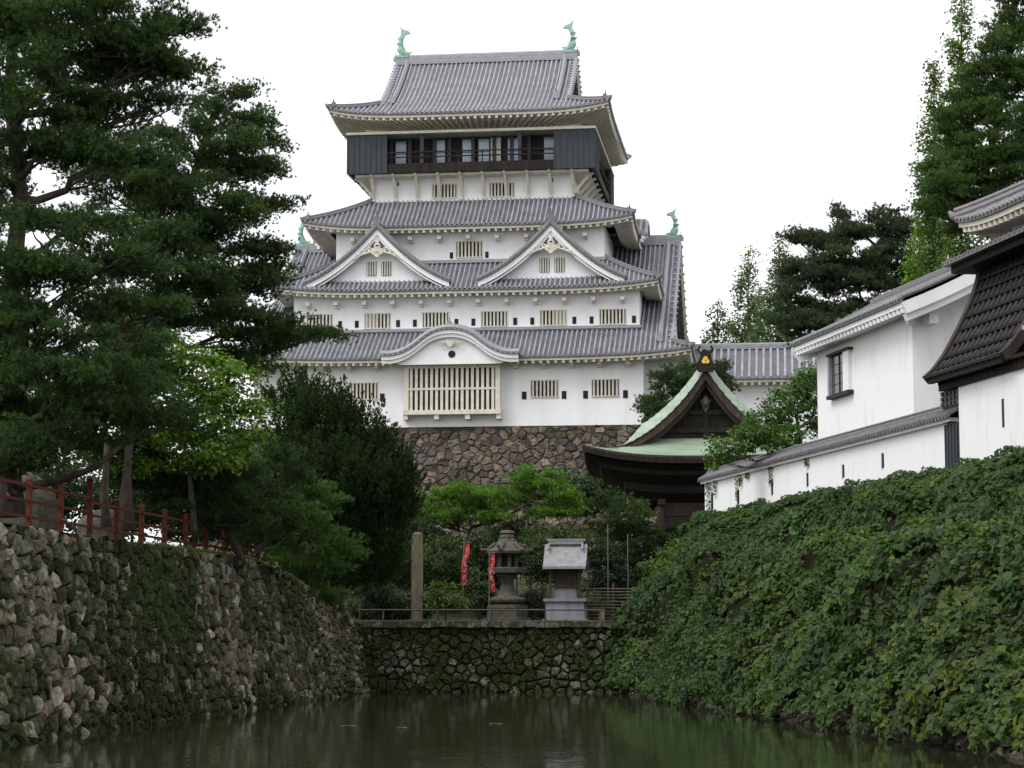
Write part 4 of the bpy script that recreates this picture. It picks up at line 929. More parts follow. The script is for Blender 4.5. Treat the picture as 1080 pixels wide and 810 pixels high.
for sy, e_ in ((-1, 1.0), (1, .8)):
    V = []
    for k in np.linspace(0, 1, 7):
        y = sy*(e_*(1-k)); z = 2.62+1.05*(.5*k+.5*k*k)+(.0)
        V.append((y, z))
    G = np.array([[(x, y, z) for y, z in V] for x in np.linspace(-.98, .98, 12)]); mb.grid(G, 0)
    G2 = G.copy(); G2[..., 2] -= .12; mb.grid(G2, 0)
    for x in (-.98, .98): mb.grid(np.array([[(x, y, z), (x, y, z-.12)] for y, z in V]), 0)
    mb.grid(np.array([[(x, V[0][0], V[0][1]), (x, V[0][0], V[0][1]-.12)] for x in (-.98, .98)]), 0)
ro_ = mb.build('roof', M['granite_roof'], sh)
mb = MB(); mb.box((0, 0, 3.72), (1.6, .34, .14)); mb.box((0, 0, 3.86), (1.78, .22, .09)); mb.tube([(-.78, -.22, 3.66), (-.78, -.38, 3.4)], .06); mb.tube([(.78, -.22, 3.66), (.78, -.38, 3.4)], .06); mb.build('ridge', M['granite_roof'], ro_)
# banners
def banner(px, y_top, y_bot, Y, lean, wd, label, grp='red banners beside the stone lantern'):
    a = at(px, y_top, Y); bq_ = at(px, y_bot, Y); e_ = empty('banner', (a[0], Y, 3.0), 0, label=label, cat='banner', group=grp)
    mb = MB(); mb.tube([(0, .02, -.1), (lean*.3, .02, a[2]-3+.25)], .02, 6); mb.tube([(-.05, .02, a[2]-3+.02), (wd+.08, .02, a[2]-3+.05)], .015, 6); mb.build('pole', M['steel'], e_)
    n = 14; H = a[2]-bq_[2]; P = np.zeros((n, 4, 3)); 
    for i in range(n):
        k = i/(n-1)
        for j in range(4):
            u = j/3; pin = 1-.35*math.sin(PI*k)*abs(lean)
            P[i, j] = (.03+wd*u*pin-lean*.9*k*k+.03*math.sin(k*9), .06*math.sin(k*7+u*3), a[2]-3-H*k)
    mb = MB(); mb.grid(P, 0); P2 = P.copy(); P2[..., 1] += .012; mb.grid(P2, 0); c_ = mb.build('cloth', M['redcloth'], e_)
    t = MB(); rr = random.Random(px)
    for i in range(5):
        k = .14+.16*i; b0 = P[int(k*(n-1)), 1]; b1 = P[int(k*(n-1)), 2]; cx_, cz_ = (b0[0]+b1[0])/2, a[2]-3-H*k
        for s2 in range(3):
            x0, z0_ = cx_+rr.uniform(-.3, .3)*wd*.6, cz_+rr.uniform(-.08, .08)
            t.beam([(x0, b0[1]-.03, z0_), (x0+rr.uniform(-.12, .12), b0[1]-.03, z0_-rr.uniform(.03, .16))], .012, .045, up=(0, 1, 0))
    t.build('brush_writing', M['whitecloth'], c_)
banner(488, 573, 617, 99.5, .2, .27, 'red banner with white brush marks hanging twisted at the left of the lantern')
banner(516, 584, 624, 99.5, .0, .2, 'narrow straight red banner hanging just in front of the stone lantern')
# bamboo screen and thin poles
bs = empty('bamboo_screen', (4.6, 101.5, 3.0), 0, label='low screen of horizontal bamboo poles behind the right end of the railing', cat='screen')
mb = MB(); rr = random.Random(2)
for i in range(11): mb.tube([(-1.2, 0, .15+i*.15), (2.6, rr.uniform(-.02, .02), .15+i*.15+rr.uniform(-.03, .03))], .035, 6)
mb.build('bamboo_slats', M['bamboo'], bs)
for x in (-1.1, .1, 1.3, 2.5): mb = MB(); mb.tube([(x, .06, -.1), (x, .06, 1.9)], .05, 6); mb.build('post', M['bamboo'], bs)
for px, yt, lab in ((641, 553, 'taller left of two thin grey steel poles behind the bamboo screen'), (662, 563, 'shorter right of two thin grey steel poles behind the bamboo screen')):
    p = at(px, yt, 103); mb = MB(); mb.tube([(p[0], 103, 3.0), (p[0], 103, p[2])], .02, 6); mb.build('thin_pole', M['steel'], label=lab, cat='pole', group='thin poles behind the bamboo screen')
# stone monument behind the fence on the left
def boulder(name, c, r_, seed, mat, tintc=(.12, .11, .09), n=18, **k):
    th, ph = np.meshgrid(np.linspace(0, 2*PI, n*2, endpoint=False), np.linspace(.001, PI-.001, n), indexing='ij')
    d_ = np.stack([np.cos(th)*np.sin(ph), np.sin(th)*np.sin(ph), np.cos(ph)], -1); q = np.sign(d_)*np.abs(d_)**.75
    R = .75+.55*vnoise(d_+seed*3.3, 1.5, 3); P = q*R[..., None]*np.array(r_)+np.array(c)
    P = np.concatenate([P, P[:1]]); mb = MB(); mb.grid(P, 0); mb.t = [np.tile(tintc, (mb.n, 1))]; mb.hast = True; return mb.build(name, mat, smooth=False, **k)
boulder('standing_stone', (-15.1, 66.5, 6.1), (1.3, .8, 1.3), 3, M['lantern'], label='big grey natural stone monument behind the red fence under the pines', cat='stone')
boulder('standing_stone', (-13.2, 70, 5.7), (.75, .5, .8), 5, M['lantern'], label='smaller grey stone standing just right of the big stone monument', cat='stone')
# slender house wall glimpse far left is left to the trees
# ================= vegetation
G_ = np.random.default_rng(11)
def unit(v): return v/np.maximum(np.linalg.norm(v, axis=-1, keepdims=True), 1e-6)
def needles(C, A, L, k=9, wd=.022, spread=.75, rs=G_):
    "C tuft centres, A axis, L length -> triangles"
    n = len(C); d = unit(np.repeat(A[:, None], k, 1)+rs.normal(0, spread, (n, k, 3))); l = np.asarray(L).reshape(-1, 1, 1)*rs.uniform(.6, 1.15, (n, k, 1))
    s = unit(np.cross(d, rs.normal(0, 1, (n, k, 3))))*wd
    b = C[:, None]+d*l*.05; t = C[:, None]+d*l
    return np.stack([b-s, b+s, t], 2).reshape(-1, 3)
def leaves(C, Nn, S, rs=G_, droop=.3, fold=.18):
    "folded diamond leaf of two triangles, quads as 4 verts"
    n = len(C); a = unit(np.cross(Nn, rs.normal(0, 1, (n, 3)))); a[:, 2] -= droop; a = unit(a); b = unit(np.cross(Nn, a)); S = np.asarray(S).reshape(-1, 1)
    tip = C+a*S*.62; base = C-a*S*.42; up = unit(Nn)*S*fold
    l = C+b*S*.40+up-a*S*.05; r = C-b*S*.40+up-a*S*.05
    return np.stack([base, r, tip, base, tip, l], 1).reshape(-1, 3)
def tints(n, base, var, rep, rs=G_, clump=None):
    t = np.array(base)[None]*(1+rs.normal(0, var, (n, 1)))+rs.normal(0, .006, (n, 3))
    if clump is not None: t = t*clump[:, None]
    return np.repeat(np.clip(t, .004, 1), rep, 0)
def limb(mb, p0, p1, r0, r1, rs, bend=.12, n=6):
    p0 = np.array(p0); p1 = np.array(p1); L = np.linalg.norm(p1-p0); pts = [p0+(p1-p0)*k+(rs.normal(0, bend*L*.3, 3)*math.sin(PI*k) if 0 < k < 1 else 0)+np.array([0, 0, -bend*L*.35*math.sin(PI*k)]) for k in np.linspace(0, 1, n)]
    mb.tube([tuple(p) for p in pts], list(np.linspace(r0, r1, n)), 7); return pts
def blobs_px(lst): # (px,py,Y,rx_px,rz_px[,ry_m])
    out = []
    for b in lst:
        px, py, Y, rx, rz = b[:5]; k = Y/2300; c = at(px, py, Y); out.append((c, np.array([rx*k, (b[5] if len(b) > 5 else rx*k*.8), rz*k])))
    return out
def pine(name, trunk, blobs, label, seed=1, tint=(.028, .05, .02), pads=1.0, group=None, cat='pine tree', tuft=.17, pad=.62, r0=.28, dens=1., flat=.42, dark_mat='bark', thick=.022, up=.9):
    rs = np.random.default_rng(seed); root = empty(name, tuple(trunk[0]), 0, label=label, cat=cat, group=group); T0 = np.array(trunk[0])
    tb = MB(); n = len(trunk); tb.tube([tuple(np.array(p)-T0) for p in trunk], list(np.linspace(r0, r0*.3, n)), 10)
    TP = np.array([np.array(trunk[i])+(np.array(trunk[i+1])-np.array(trunk[i]))*k for i in range(n-1) for k in np.linspace(0, 1, 6)])
    C, A, Z = [], [], []
    for c, r in blobs:
        # limb from trunk to blob
        j = np.argmin(np.linalg.norm((TP-(c-np.array([0, 0, np.linalg.norm(TP-c, axis=1).min()*.35])))*np.array([1, 1, 1.2]), axis=1)); st_ = TP[j]
        lp_ = limb(tb, st_-T0, c-T0-np.array([0, 0, r[2]*.35]), r0*.33, r0*.12, rs)
        vol = r[0]*r[1]*r[2]; npad = int(1.5*pads*max(3, 2.3*(r[0]*r[1]+r[0]*r[2]+r[1]*r[2])/(pad*pad)*.42))
        d = unit(rs.normal(0, 1, (npad, 3))); rad = rs.uniform(.45, 1.0, (npad, 1))**.5; P = c+d*rad*r*.95
        for p in P:
            if rs.random() < .35:
                q = lp_[rs.integers(2, len(lp_))]+T0; limb(tb, q-T0, p-T0-np.array([0, 0, .1]), .04, .015, rs, .1, 4)
            pr = pad*rs.uniform(.6, 1.3); m = int(95*dens*(pr/.62)**2*(.17/tuft)**1.2)
            e_ = np.clip(rs.normal(0, .42, (m, 3)), -.8, .8)*np.array([pr, pr, pr*flat]); out = unit(p-c)
            # pads stretch outward and droop slightly
            e_ += out*(rs.uniform(-.6, .8, (m, 1))*pr)
            C.append(p+e_); a = np.tile(out*.5+np.array([0, 0, up]), (m, 1))+e_*.6/pr; A.append(unit(a)); Z.append(np.full(m, rs.uniform(.75, 1.3)))
    C = np.concatenate(C); A = np.concatenate(A); Z = np.concatenate(Z); k = 11
    V = needles(C, A, rs.uniform(.8, 1.25, len(C))*tuft, k, thick*.72, .55, rs)
    t = tints(len(C), tint, .16, 3*k, rs, Z)
    # mix yellow-green young tips
    y = np.repeat(rs.random(len(C)) < .25, 3*k); t[y] = t[y]*np.array([1.5, 1.35, 1.0])
    tb.build('trunk', M[dark_mat], root, smooth=True)
    rawmesh('crown', V-T0, 3, M['needle'], t, root); return root
def broad(name, trunk, blobs, label, seed=1, tint=(.05, .10, .02), leaf=.16, dens=1., group=None, cat='tree', r0=.16, mat='bark_grey', shell=.55, droop=.3, cluster=.35, var=.2, flat=1.):
    rs = np.random.default_rng(seed); root = empty(name, tuple(trunk[0]), 0, label=label, cat=cat, group=group); T0 = np.array(trunk[0])
    tb = MB(); n = len(trunk); tb.tube([tuple(np.array(p)-T0) for p in trunk], list(np.linspace(r0, r0*.35, n)), 8)
    TP = np.array([np.array(trunk[i])+(np.array(trunk[i+1])-np.array(trunk[i]))*k for i in range(n-1) for k in np.linspace(0, 1, 6)])
    C, Nn, Z = [], [], []
    for c, r in blobs:
        j = np.argmin(np.linalg.norm(TP-c+np.array([0, 0, .5]), axis=1)); lp_ = limb(tb, TP[j]-T0, c-T0, r0*.35, r0*.1, rs)
        area = 4*PI*((r[0]*r[1])**1.6/3+(r[0]*r[2])**1.6/3+(r[1]*r[2])**1.6/3)**(1/1.6)
        nc = int(max(6, area*3.2*dens/(cluster/.35)**2)); d = unit(rs.normal(0, 1, (nc, 3))); P = c+d*r*rs.uniform(shell, 1.05, (nc, 1))
        for p, dd in zip(P, d):
            if rs.random() < .25: limb(tb, lp_[-1-rs.integers(0, 3)], p-T0, .025, .01, rs, .1, 4)
            m = int(20*(cluster/leaf)**1.3/2.7*rs.uniform(.6, 1.3)); e_ = rs.normal(0, .45, (m, 3))*cluster*np.array([1, 1, .6*flat])*1.2
            C.append(p+e_); Nn.append(unit(np.tile(dd*.6+np.array([0, 0, .8]), (m, 1))+rs.normal(0, .45, (m, 3)))); Z.append(np.full(m, rs.uniform(.7, 1.3)))
    C = np.concatenate(C); Nn = np.concatenate(Nn); Z = np.concatenate(Z)
    V = leaves(C, Nn, leaf*rs.uniform(.7, 1.3, len(C)), rs, droop); t = tints(len(C), tint, var, 6, rs, Z)
    tb.build('trunk', M[mat], root, smooth=True); rawmesh('crown', V-T0, 3, M['leaf'], t, root); return root
def spiky(name, trunk, blobs, label, seed=1, tint=(.02, .035, .012), sp=.55, dens=1., cat='conifer', group=None, r0=.15, lean=.35):
    "upright flame shaped conifer of many pointed sprays"
    rs = np.random.default_rng(seed); root = empty(name, tuple(trunk[0]), 0, label=label, cat=cat, group=group); T0 = np.array(trunk[0])
    tb = MB(); tb.tube([tuple(np.array(p)-T0) for p in trunk], list(np.linspace(r0, r0*.4, len(trunk))), 8)
    C, A, Z = [], [], []
    for c, r in blobs:
        limb(tb, np.array(trunk[-1])*.5+np.array(trunk[0])*.5-T0, c-T0, r0*.5, .02, rs)
        area = 4*PI*((r[0]*r[1])+(r[0]*r[2])+(r[1]*r[2]))/3; nc = int(area*6*dens); d = unit(rs.normal(0, 1, (nc, 3))); P = c+d*r*rs.uniform(.55, 1., (nc, 1))
        for p, dd in zip(P, d):
            h = sp*rs.uniform(.6, 1.5); ax = unit(dd*lean+np.array([0, 0, 1])+rs.normal(0, .12, 3)); m = 38; k = rs.uniform(0, 1, (m, 1))
            e_ = rs.normal(0, 1, (m, 3))*h*.17*(1.05-k)
            C.append(p+ax*k*h*1.3+e_); A.append(unit(ax+e_*1.6/h)); Z.append(np.full(m, rs.uniform(.7, 1.35)))
    C = np.concatenate(C); A = np.concatenate(A); Z = np.concatenate(Z)
    V = needles(C, A, rs.uniform(.7, 1.3, len(C))*.13, 5, .026, .35, rs); t = tints(len(C), tint, .2, 15, rs, Z)
    tb.build('trunk', M['bark'], root); rawmesh('crown', V-T0, 3, M['needle'], t, root); return root
def tr(*p): return [at(*q) for q in p]
DK = (.042, .078, .028)
# left pines
pine('pine_tree', tr((12, 545, 60), (8, 470, 60), (18, 380, 60), (12, 300, 60), (22, 210, 60), (10, 100, 60), (20, -60, 60)), blobs_px([
    (60, 20, 59, 85, 40), (140, 40, 60, 45, 26), (165, 62, 60, 40, 18), (110, 75, 61, 60, 22), (30, 90, 58, 60, 40), (160, 112, 60, 38, 10), (90, 120, 60, 55, 22), (178, 28, 61, 22, 10), (190, 75, 61, 20, 9),
    (40, 160, 59, 60, 22), (110, 165, 59, 50, 18), (100, -30, 60, 60, 30), (10, -10, 60, 60, 40), (70, 235, 58, 60, 16), (-30, 200, 60, 50, 60),
    (30, 280, 57, 55, 28), (100, 280, 58, 60, 26), (-10, 350, 58, 50, 40), (60, 340, 57, 60, 28), (140, 330, 59, 50, 22), (60, 400, 57, 60, 22), (120, 395, 58, 50, 20), (30, 455, 57, 50, 20), (-40, 430, 60, 60, 50), (170, 445, 59, 40, 16), (110, 440, 60, 45, 16), (70, 430, 60, 60, 24), (20, 400, 60, 50, 24), (60, 465, 59, 40, 12), (10, 490, 58, 26, 12)]),
    'tallest dark pine at the far left edge leaning over the red fence', 21, DK, pads=1.6, r0=.42, tuft=.16)
pine('pine_tree', tr((133, 560, 76), (130, 480, 76), (150, 400, 76), (170, 300, 76), (200, 200, 76), (225, 120, 76)), blobs_px([
    (235, 108, 76, 32, 20), (262, 125, 76, 28, 14), (215, 150, 75, 55, 26), (275, 145, 76, 20, 10), (180, 190, 74, 60, 26), (250, 180, 76, 38, 16), (285, 178, 77, 18, 7), (220, 222, 75, 65, 22), (283, 215, 77, 20, 8), (160, 245, 74, 60, 24),
    (240, 258, 76, 50, 18), (130, 195, 75, 50, 30), (180, 290, 74, 65, 24), (250, 295, 76, 45, 20), (282, 285, 77, 22, 10), (215, 330, 75, 60, 18), (150, 335, 74, 60, 22), (270, 345, 77, 45, 15), (300, 358, 78, 38, 10), (335, 352, 79, 20, 7), (260, 380, 77, 40, 14), (120, 150, 76, 40, 22)]),
    'broad dark pine with ragged right side against the sky left of the castle', 22, (.046, .082, .032), pads=1.6, r0=.34, tuft=.15)
# long low limbs
mb = MB(); P = [at(20, 500, 60), at(60, 485, 60), at(110, 470, 60.5), at(160, 462, 61), at(215, 430, 62), at(240, 420, 62)]
# bright maple
broad('maple_tree', tr((205, 560, 71), (200, 500, 71), (190, 440, 71)), blobs_px([(140, 365, 71, 30, 14), (255, 400, 70, 22, 14), (150, 490, 71, 40, 16), (265, 430, 70, 22, 18), (185, 375, 70, 38, 22), (215, 395, 70, 40, 24), (160, 395, 70, 30, 22), (240, 425, 70, 34, 22), (205, 440, 70, 50, 26), (255, 460, 70, 26, 20), (170, 450, 70, 40, 25), (225, 480, 70, 40, 20), (130, 420, 71, 30, 20)]),
      'bright yellow green maple glowing between the dark pines on the left', 31, (.12, .21, .03), leaf=.14, dens=1.4, cluster=.34, cat='maple', droop=.2, r0=.12, var=.22)
pine('pine_tree', tr((255, 590, 74), (230, 540, 74), (200, 500, 74)), blobs_px([(150, 505, 72, 45, 14), (200, 500, 72, 50, 22), (235, 510, 72, 45, 30), (190, 535, 72, 50, 20), (240, 545, 73, 45, 24), (270, 520, 75, 40, 30), (285, 560, 76, 35, 24), (140, 480, 71, 40, 14), (290, 495, 78, 35, 25), (215, 470, 73, 30, 16), (120, 470, 70, 40, 12)]),
     'low dark spreading pine overhanging the middle of the red fence', 23, (.038, .07, .026), pads=1.1, r0=.14, tuft=.13, pad=.5)
pine('pine_tree', tr((330, 620, 82), (325, 580, 82), (310, 530, 82)), blobs_px([(300, 545, 80, 34, 20), (325, 560, 80, 34, 14), (350, 575, 80, 28, 9), (310, 590, 80, 32, 10), (335, 600, 80, 28, 10), (345, 625, 80, 18, 8), (365, 580, 81, 16, 7), (300, 510, 82, 34, 22), (330, 530, 83, 30, 16), (350, 635, 81, 12, 6)]),
     'small feathery pine drooping over the end of the left stone wall', 24, (.06, .115, .032), pads=1.1, r0=.1, tuft=.16, pad=.45)
for i, (px, yb, Y, r_) in enumerate(((135, 560, 68, .24), (112, 556, 66, .16))):
    pine('pine_tree', tr((px, yb, Y), (px-2, 520, Y), (px+1, 470, Y), (px-6, 400, Y)), blobs_px([(px-10, 400, Y, 50, 20), (px+20, 380, Y+2, 40, 18), (px-30, 430, Y+1, 35, 14), (px+10, 350, Y, 35, 16)]), ('thick straight pine trunk rising just behind the red fence with shaded boughs', 'thinner leaning pine trunk left of the thick trunk behind the red fence')[i], 40+i, DK, r0=r_*1.1, tuft=.14, pad=.5)
# junipers
spiky('juniper_tree', tr((360, 650, 93), (360, 500, 93)), blobs_px([(345, 450, 92, 32, 28), (320, 475, 92, 34, 34), (372, 475, 92, 34, 34), (405, 510, 92, 28, 32), (345, 520, 91, 60, 45), (420, 534, 92, 18, 30), (310, 430, 93, 24, 20), (390, 549, 92, 36, 35), (330, 564, 91, 45, 35), (385, 594, 92, 40, 30), (425, 510, 93, 10, 18), (340, 614, 91, 40, 25)]),
      'broad dark juniper with flame shaped sprays in front of the keep base', 51, (.028, .052, .017), .8, 1.6, lean=.5)
# mid cloud pine
pine('cloud_pine', tr((497, 600, 107), (490, 575, 107), (497, 556, 107), (530, 548, 107), (558, 530, 107), (565, 515, 107)), blobs_px([(455, 530, 106, 26, 12), (490, 522, 106, 26, 13), (520, 528, 107, 28, 12), (563, 505, 107, 24, 11), (590, 522, 107, 22, 11), (550, 525, 108, 24, 10), (470, 545, 106, 28, 9), (435, 542, 106, 18, 8), (600, 538, 107, 16, 8), (520, 545, 106, 22, 6), (575, 540, 107, 20, 7)]),
     'bright green pruned cloud pine with crooked trunk before the keep base', 25, (.10, .19, .035), pads=1.6, r0=.13, tuft=.13, pad=.35, flat=.5)
pine('pine_tree', tr((690, 640, 109), (680, 600, 109), (665, 570, 109)), blobs_px([(660, 545, 108, 30, 16), (640, 560, 108, 24, 10), (680, 570, 108, 28, 14), (650, 590, 108, 30, 12), (690, 600, 109, 20, 20), (660, 615, 108, 28, 14), (640, 530, 108, 14, 8)]),
     'dark pine with soft needles under the corner of the green roof', 26, (.045, .08, .032), pads=1.2, r0=.13, tuft=.16, pad=.42)
pine('pine_tree', tr((708, 520, 136), (712, 440, 136), (715, 400, 136)), blobs_px([(715, 400, 135, 22, 18), (700, 425, 135, 24, 16), (735, 420, 135, 20, 20), (690, 438, 135, 16, 10), (755, 410, 135, 14, 18), (765, 395, 135, 8, 14), (720, 450, 135, 40, 18)]),
     'pine with upright candles standing between the keep and the green roof', 27, (.045, .075, .035), pads=1.5, r0=.13, tuft=.26, pad=.5, up=1.6, thick=.03)
# tree over the white wall
broad('broadleaf_tree', tr((850, 520, 107), (845, 470, 107), (840, 440, 107)), blobs_px([(850, 405, 106, 20, 16), (835, 425, 106, 28, 18), (858, 440, 106, 14, 24), (810, 445, 106, 28, 18), (790, 462, 104.5, 22, 14), (765, 472, 103.5, 18, 14), (825, 462, 104, 28, 14), (755, 485, 103, 10, 10), (855, 395, 107, 12, 10)]),
      'leafy green tree spilling over the low white wall beside the storehouse', 32, (.065, .125, .025), leaf=.17, dens=1.6, cluster=.33, var=.25)
# background right
for (px, top, bot, wdt, Y, lab, sd) in ((757, 318, 375, 19, 190, 'shortest of three slim pale green trees beyond the annexe roof', 1), (789, 262, 375, 24, 185, 'slim pointed green tree between the short one and the far pine', 2), (822, 252, 380, 28, 180, 'slim tall green tree close to the left side of the far pine', 3)):
    bl = []; k = 0; rr = random.Random(sd)
    y = top+8
    while y < bot: fr = (y-top)/(bot-top); rad = wdt*(.25+.75*min(1, fr*1.4)); bl.append((px+rr.uniform(-.3, .3)*rad, y, Y, rad, 11)); y += 11
    broad('ginkgo_tree', tr((px, 480, Y), (px, 380, Y), (px, top+4, Y)), blobs_px(bl), lab, 60+sd, (.12, .17, .07), leaf=.24, dens=.85, cluster=.5, cat='ginkgo', group='slim trees beyond the annexe roof', r0=.12, droop=.1, flat=1.8)
pine('pine_tree', tr((915, 420, 150), (912, 340, 150), (905, 300, 150), (930, 250, 150)), blobs_px([(878, 252, 150, 38, 14), (845, 255, 150, 22, 8), (925, 240, 150, 34, 14), (940, 232, 150, 26, 8), (887, 226, 150, 8, 5), (905, 270, 150, 50, 16), (860, 285, 150, 40, 14), (945, 275, 151, 34, 22), (900, 300, 150, 40, 14), (960, 300, 151, 24, 18), (850, 312, 150, 34, 12), (845, 335, 150, 40, 14), (885, 335, 150, 36, 12), (960, 250, 150, 16, 14), (870, 350, 150, 50, 14), (920, 325, 151, 35, 14)]),
     'wide dark pine on the skyline behind the storehouse roof', 28, (.05, .075, .045), pads=1.15, r0=.35, tuft=.24, pad=.75, thick=.035)
broad('broadleaf_tree', tr((985, 400, 132), (982, 320, 132), (980, 270, 132)), blobs_px([(978, 240, 131, 20, 14), (995, 255, 131, 16, 16), (972, 265, 131, 18, 18), (990, 280, 131, 22, 14), (965, 290, 131, 14, 14), (1000, 240, 131, 12, 10), (975, 310, 131, 26, 16), (1005, 275, 131, 14, 14), (950, 320, 131, 20, 12), (940, 345, 131, 60, 18), (985, 300, 131, 25, 15)]),
      'fresh yellow green tree squeezed between the far pine and the tower eave', 33, (.13, .22, .03), leaf=.22, dens=1.2, cluster=.42, var=.2)
for (px, top, bot, wdt, Y, lab, sd) in ((985, 60, 320, 18, 128, 'left and lower ginkgo spire at the upper right beside the big pine', 7), (1014, -20, 300, 22, 126, 'taller ginkgo spire at the upper right leaving the top of the picture', 8)):
    bl = []; rr = random.Random(sd); y = top+8
    while y < bot: fr = (y-top)/(bot-top); rad = wdt*(.3+.7*min(1, fr*2.2)); bl.append((px+rr.uniform(-.35, .35)*rad, y, Y, rad, 14)); y += 14
    broad('ginkgo_tree', tr((px, 400, Y), (px, 200, Y), (px, top+4, Y)), blobs_px(bl), lab, 60+sd, (.105, .165, .045), leaf=.2, dens=1.15, cluster=.42, cat='ginkgo', group='ginkgo spires at the upper right', r0=.1, droop=.1, flat=1.8)
pine('pine_tree', tr((1052, 330, 112), (1048, 230, 112), (1040, 180, 112), (1062, 80, 112), (1075, -30, 112)), blobs_px([(1068, 40, 111, 24, 24), (1050, 85, 111, 35, 18), (1025, 110, 111, 28, 14), (1065, 120, 110, 35, 18), (1010, 140, 111, 28, 14), (1045, 155, 110, 45, 16), (1000, 170, 111, 22, 12), (1030, 185, 111, 40, 14), (1070, 180, 110, 30, 18), (1000, 205, 111, 22, 10), (1035, 210, 111, 35, 12), (1020, 235, 112, 30, 12), (1085, 10, 111, 30, 30), (1090, 90, 111, 30, 30), (1005, 120, 110, 22, 12), (1000, 190, 109, 26, 12), (990, 210, 110, 20, 10), (1040, 60, 110, 20, 16), (985, 190, 111, 12, 8), (985, 222, 112, 14, 8), (1095, 150, 111, 30, 30)]),
     'big green pine filling the upper right corner above the tower eave', 29, (.055, .10, .03), pads=1.5, r0=.3, tuft=.2, pad=.6, thick=.028)
# shrubs on the far terrace
def shrub(px, py, Y, rx, rz, tint, label, sd, leaf=.12, group=None, cat='shrub', dens=1.3):
    c = at(px, py, Y); g = np.array([c[0], Y, 3.1 if Y > 96 else 5.1]); bl = blobs_px([(px, py, Y, rx, rz), (px-rx*.4, py+rz*.3, Y, rx*.7, rz*.8), (px+rx*.45, py+rz*.35, Y+.3, rx*.7, rz*.7)])
    return broad('shrub', [g, g*.5+c*.5, c], bl, label, sd, tint, leaf=leaf, dens=dens, cluster=.3, group=group, cat=cat, r0=.06, var=.25)
SH = [(415, 590, 101, 22, 26, (.03, .05, .018), 'dark shrub left of the square pillar behind the railing'),
      (462, 590, 102, 26, 28, (.05, .08, .025), 'rounded olive green shrub just right of the square pillar'),
      (470, 630, 99.5, 22, 16, (.08, .12, .03), 'low yellow green bush at the foot of the square pillar'),
      (400, 630, 100, 22, 20, (.025, .045, .016), 'low dark bush at the left end of the iron railing'),
      (505, 620, 101.5, 16, 22, (.06, .09, .03), 'bush between the left banner and the stone lantern'),
      (505, 575, 105, 22, 18, (.045, .075, .022), 'dark leaved shrub behind the two red banners'),
      (572, 590, 103, 20, 26, (.05, .08, .03), 'tall arching grey green shrub between the lantern and the small shrine'),
      (565, 630, 101.5, 12, 18, (.06, .07, .04), 'dry twiggy bush low between the lantern and the small shrine'),
      (590, 565, 106, 40, 14, (.06, .09, .03), 'spreading shrub behind the roof of the small shrine'),
      (640, 600, 105, 22, 28, (.022, .04, .018), 'dark shrub right of the small shrine behind the poles'),
      (545, 560, 108, 30, 14, (.04, .07, .025), 'dark hedge plant behind the cap of the stone lantern'),
      (440, 565, 105, 34, 20, (.03, .055, .02), 'deep green shrub behind the top of the square pillar'),
      (620, 640, 103, 26, 14, (.03, .05, .02), 'low dark plants behind the right end of the railing'),
      (605, 520, 140, 30, 26, (.04, .065, .025), 'creeper clump climbing the keep base left of the green roof'),
      (640, 500, 143, 22, 34, (.035, .055, .022), 'dark creeper clump on the keep base next to the green roof corner'),
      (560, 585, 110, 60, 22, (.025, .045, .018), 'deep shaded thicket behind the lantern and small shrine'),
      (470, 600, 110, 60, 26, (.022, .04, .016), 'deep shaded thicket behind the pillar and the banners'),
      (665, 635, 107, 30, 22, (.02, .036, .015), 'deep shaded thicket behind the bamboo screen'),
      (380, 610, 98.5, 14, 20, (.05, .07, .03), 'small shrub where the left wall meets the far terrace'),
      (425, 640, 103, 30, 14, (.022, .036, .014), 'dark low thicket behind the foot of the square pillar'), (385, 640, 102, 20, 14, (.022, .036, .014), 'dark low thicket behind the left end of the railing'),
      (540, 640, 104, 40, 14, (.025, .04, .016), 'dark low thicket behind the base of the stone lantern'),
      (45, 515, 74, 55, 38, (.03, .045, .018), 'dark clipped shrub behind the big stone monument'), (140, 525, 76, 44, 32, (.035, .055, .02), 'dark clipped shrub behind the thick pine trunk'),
      (205, 535, 79, 44, 36, (.028, .045, .018), 'dark clipped shrub behind the maple foot'), (265, 548, 83, 38, 34, (.022, .036, .014), 'dark clipped shrub behind the far end of the red fence')]
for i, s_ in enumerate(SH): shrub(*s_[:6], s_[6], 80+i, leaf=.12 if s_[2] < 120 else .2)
for i, (px, py, Y, rx, rz, lab) in enumerate(((722, 585, 103, 26, 16, 'light green bush at the left top of the ivy bank'), (700, 600, 101.5, 24, 20, 'green bush low on the far end of the ivy bank'), (872, 525, 86, 10, 12, 'small upright bush growing against the base of the white wall'))):
    c = at(px, py, Y); g = c-np.array([0, 0, rz*Y/2300+.3]); broad('shrub', [g, c], blobs_px([(px, py, Y, rx, rz), (px+rx*.4, py+rz*.2, Y, rx*.6, rz*.8)]), lab, 120+i, ((.09, .16, .03), (.08, .14, .03), (.05, .09, .03))[i], leaf=.13, dens=1.4, cluster=.3, cat='shrub', r0=.05)
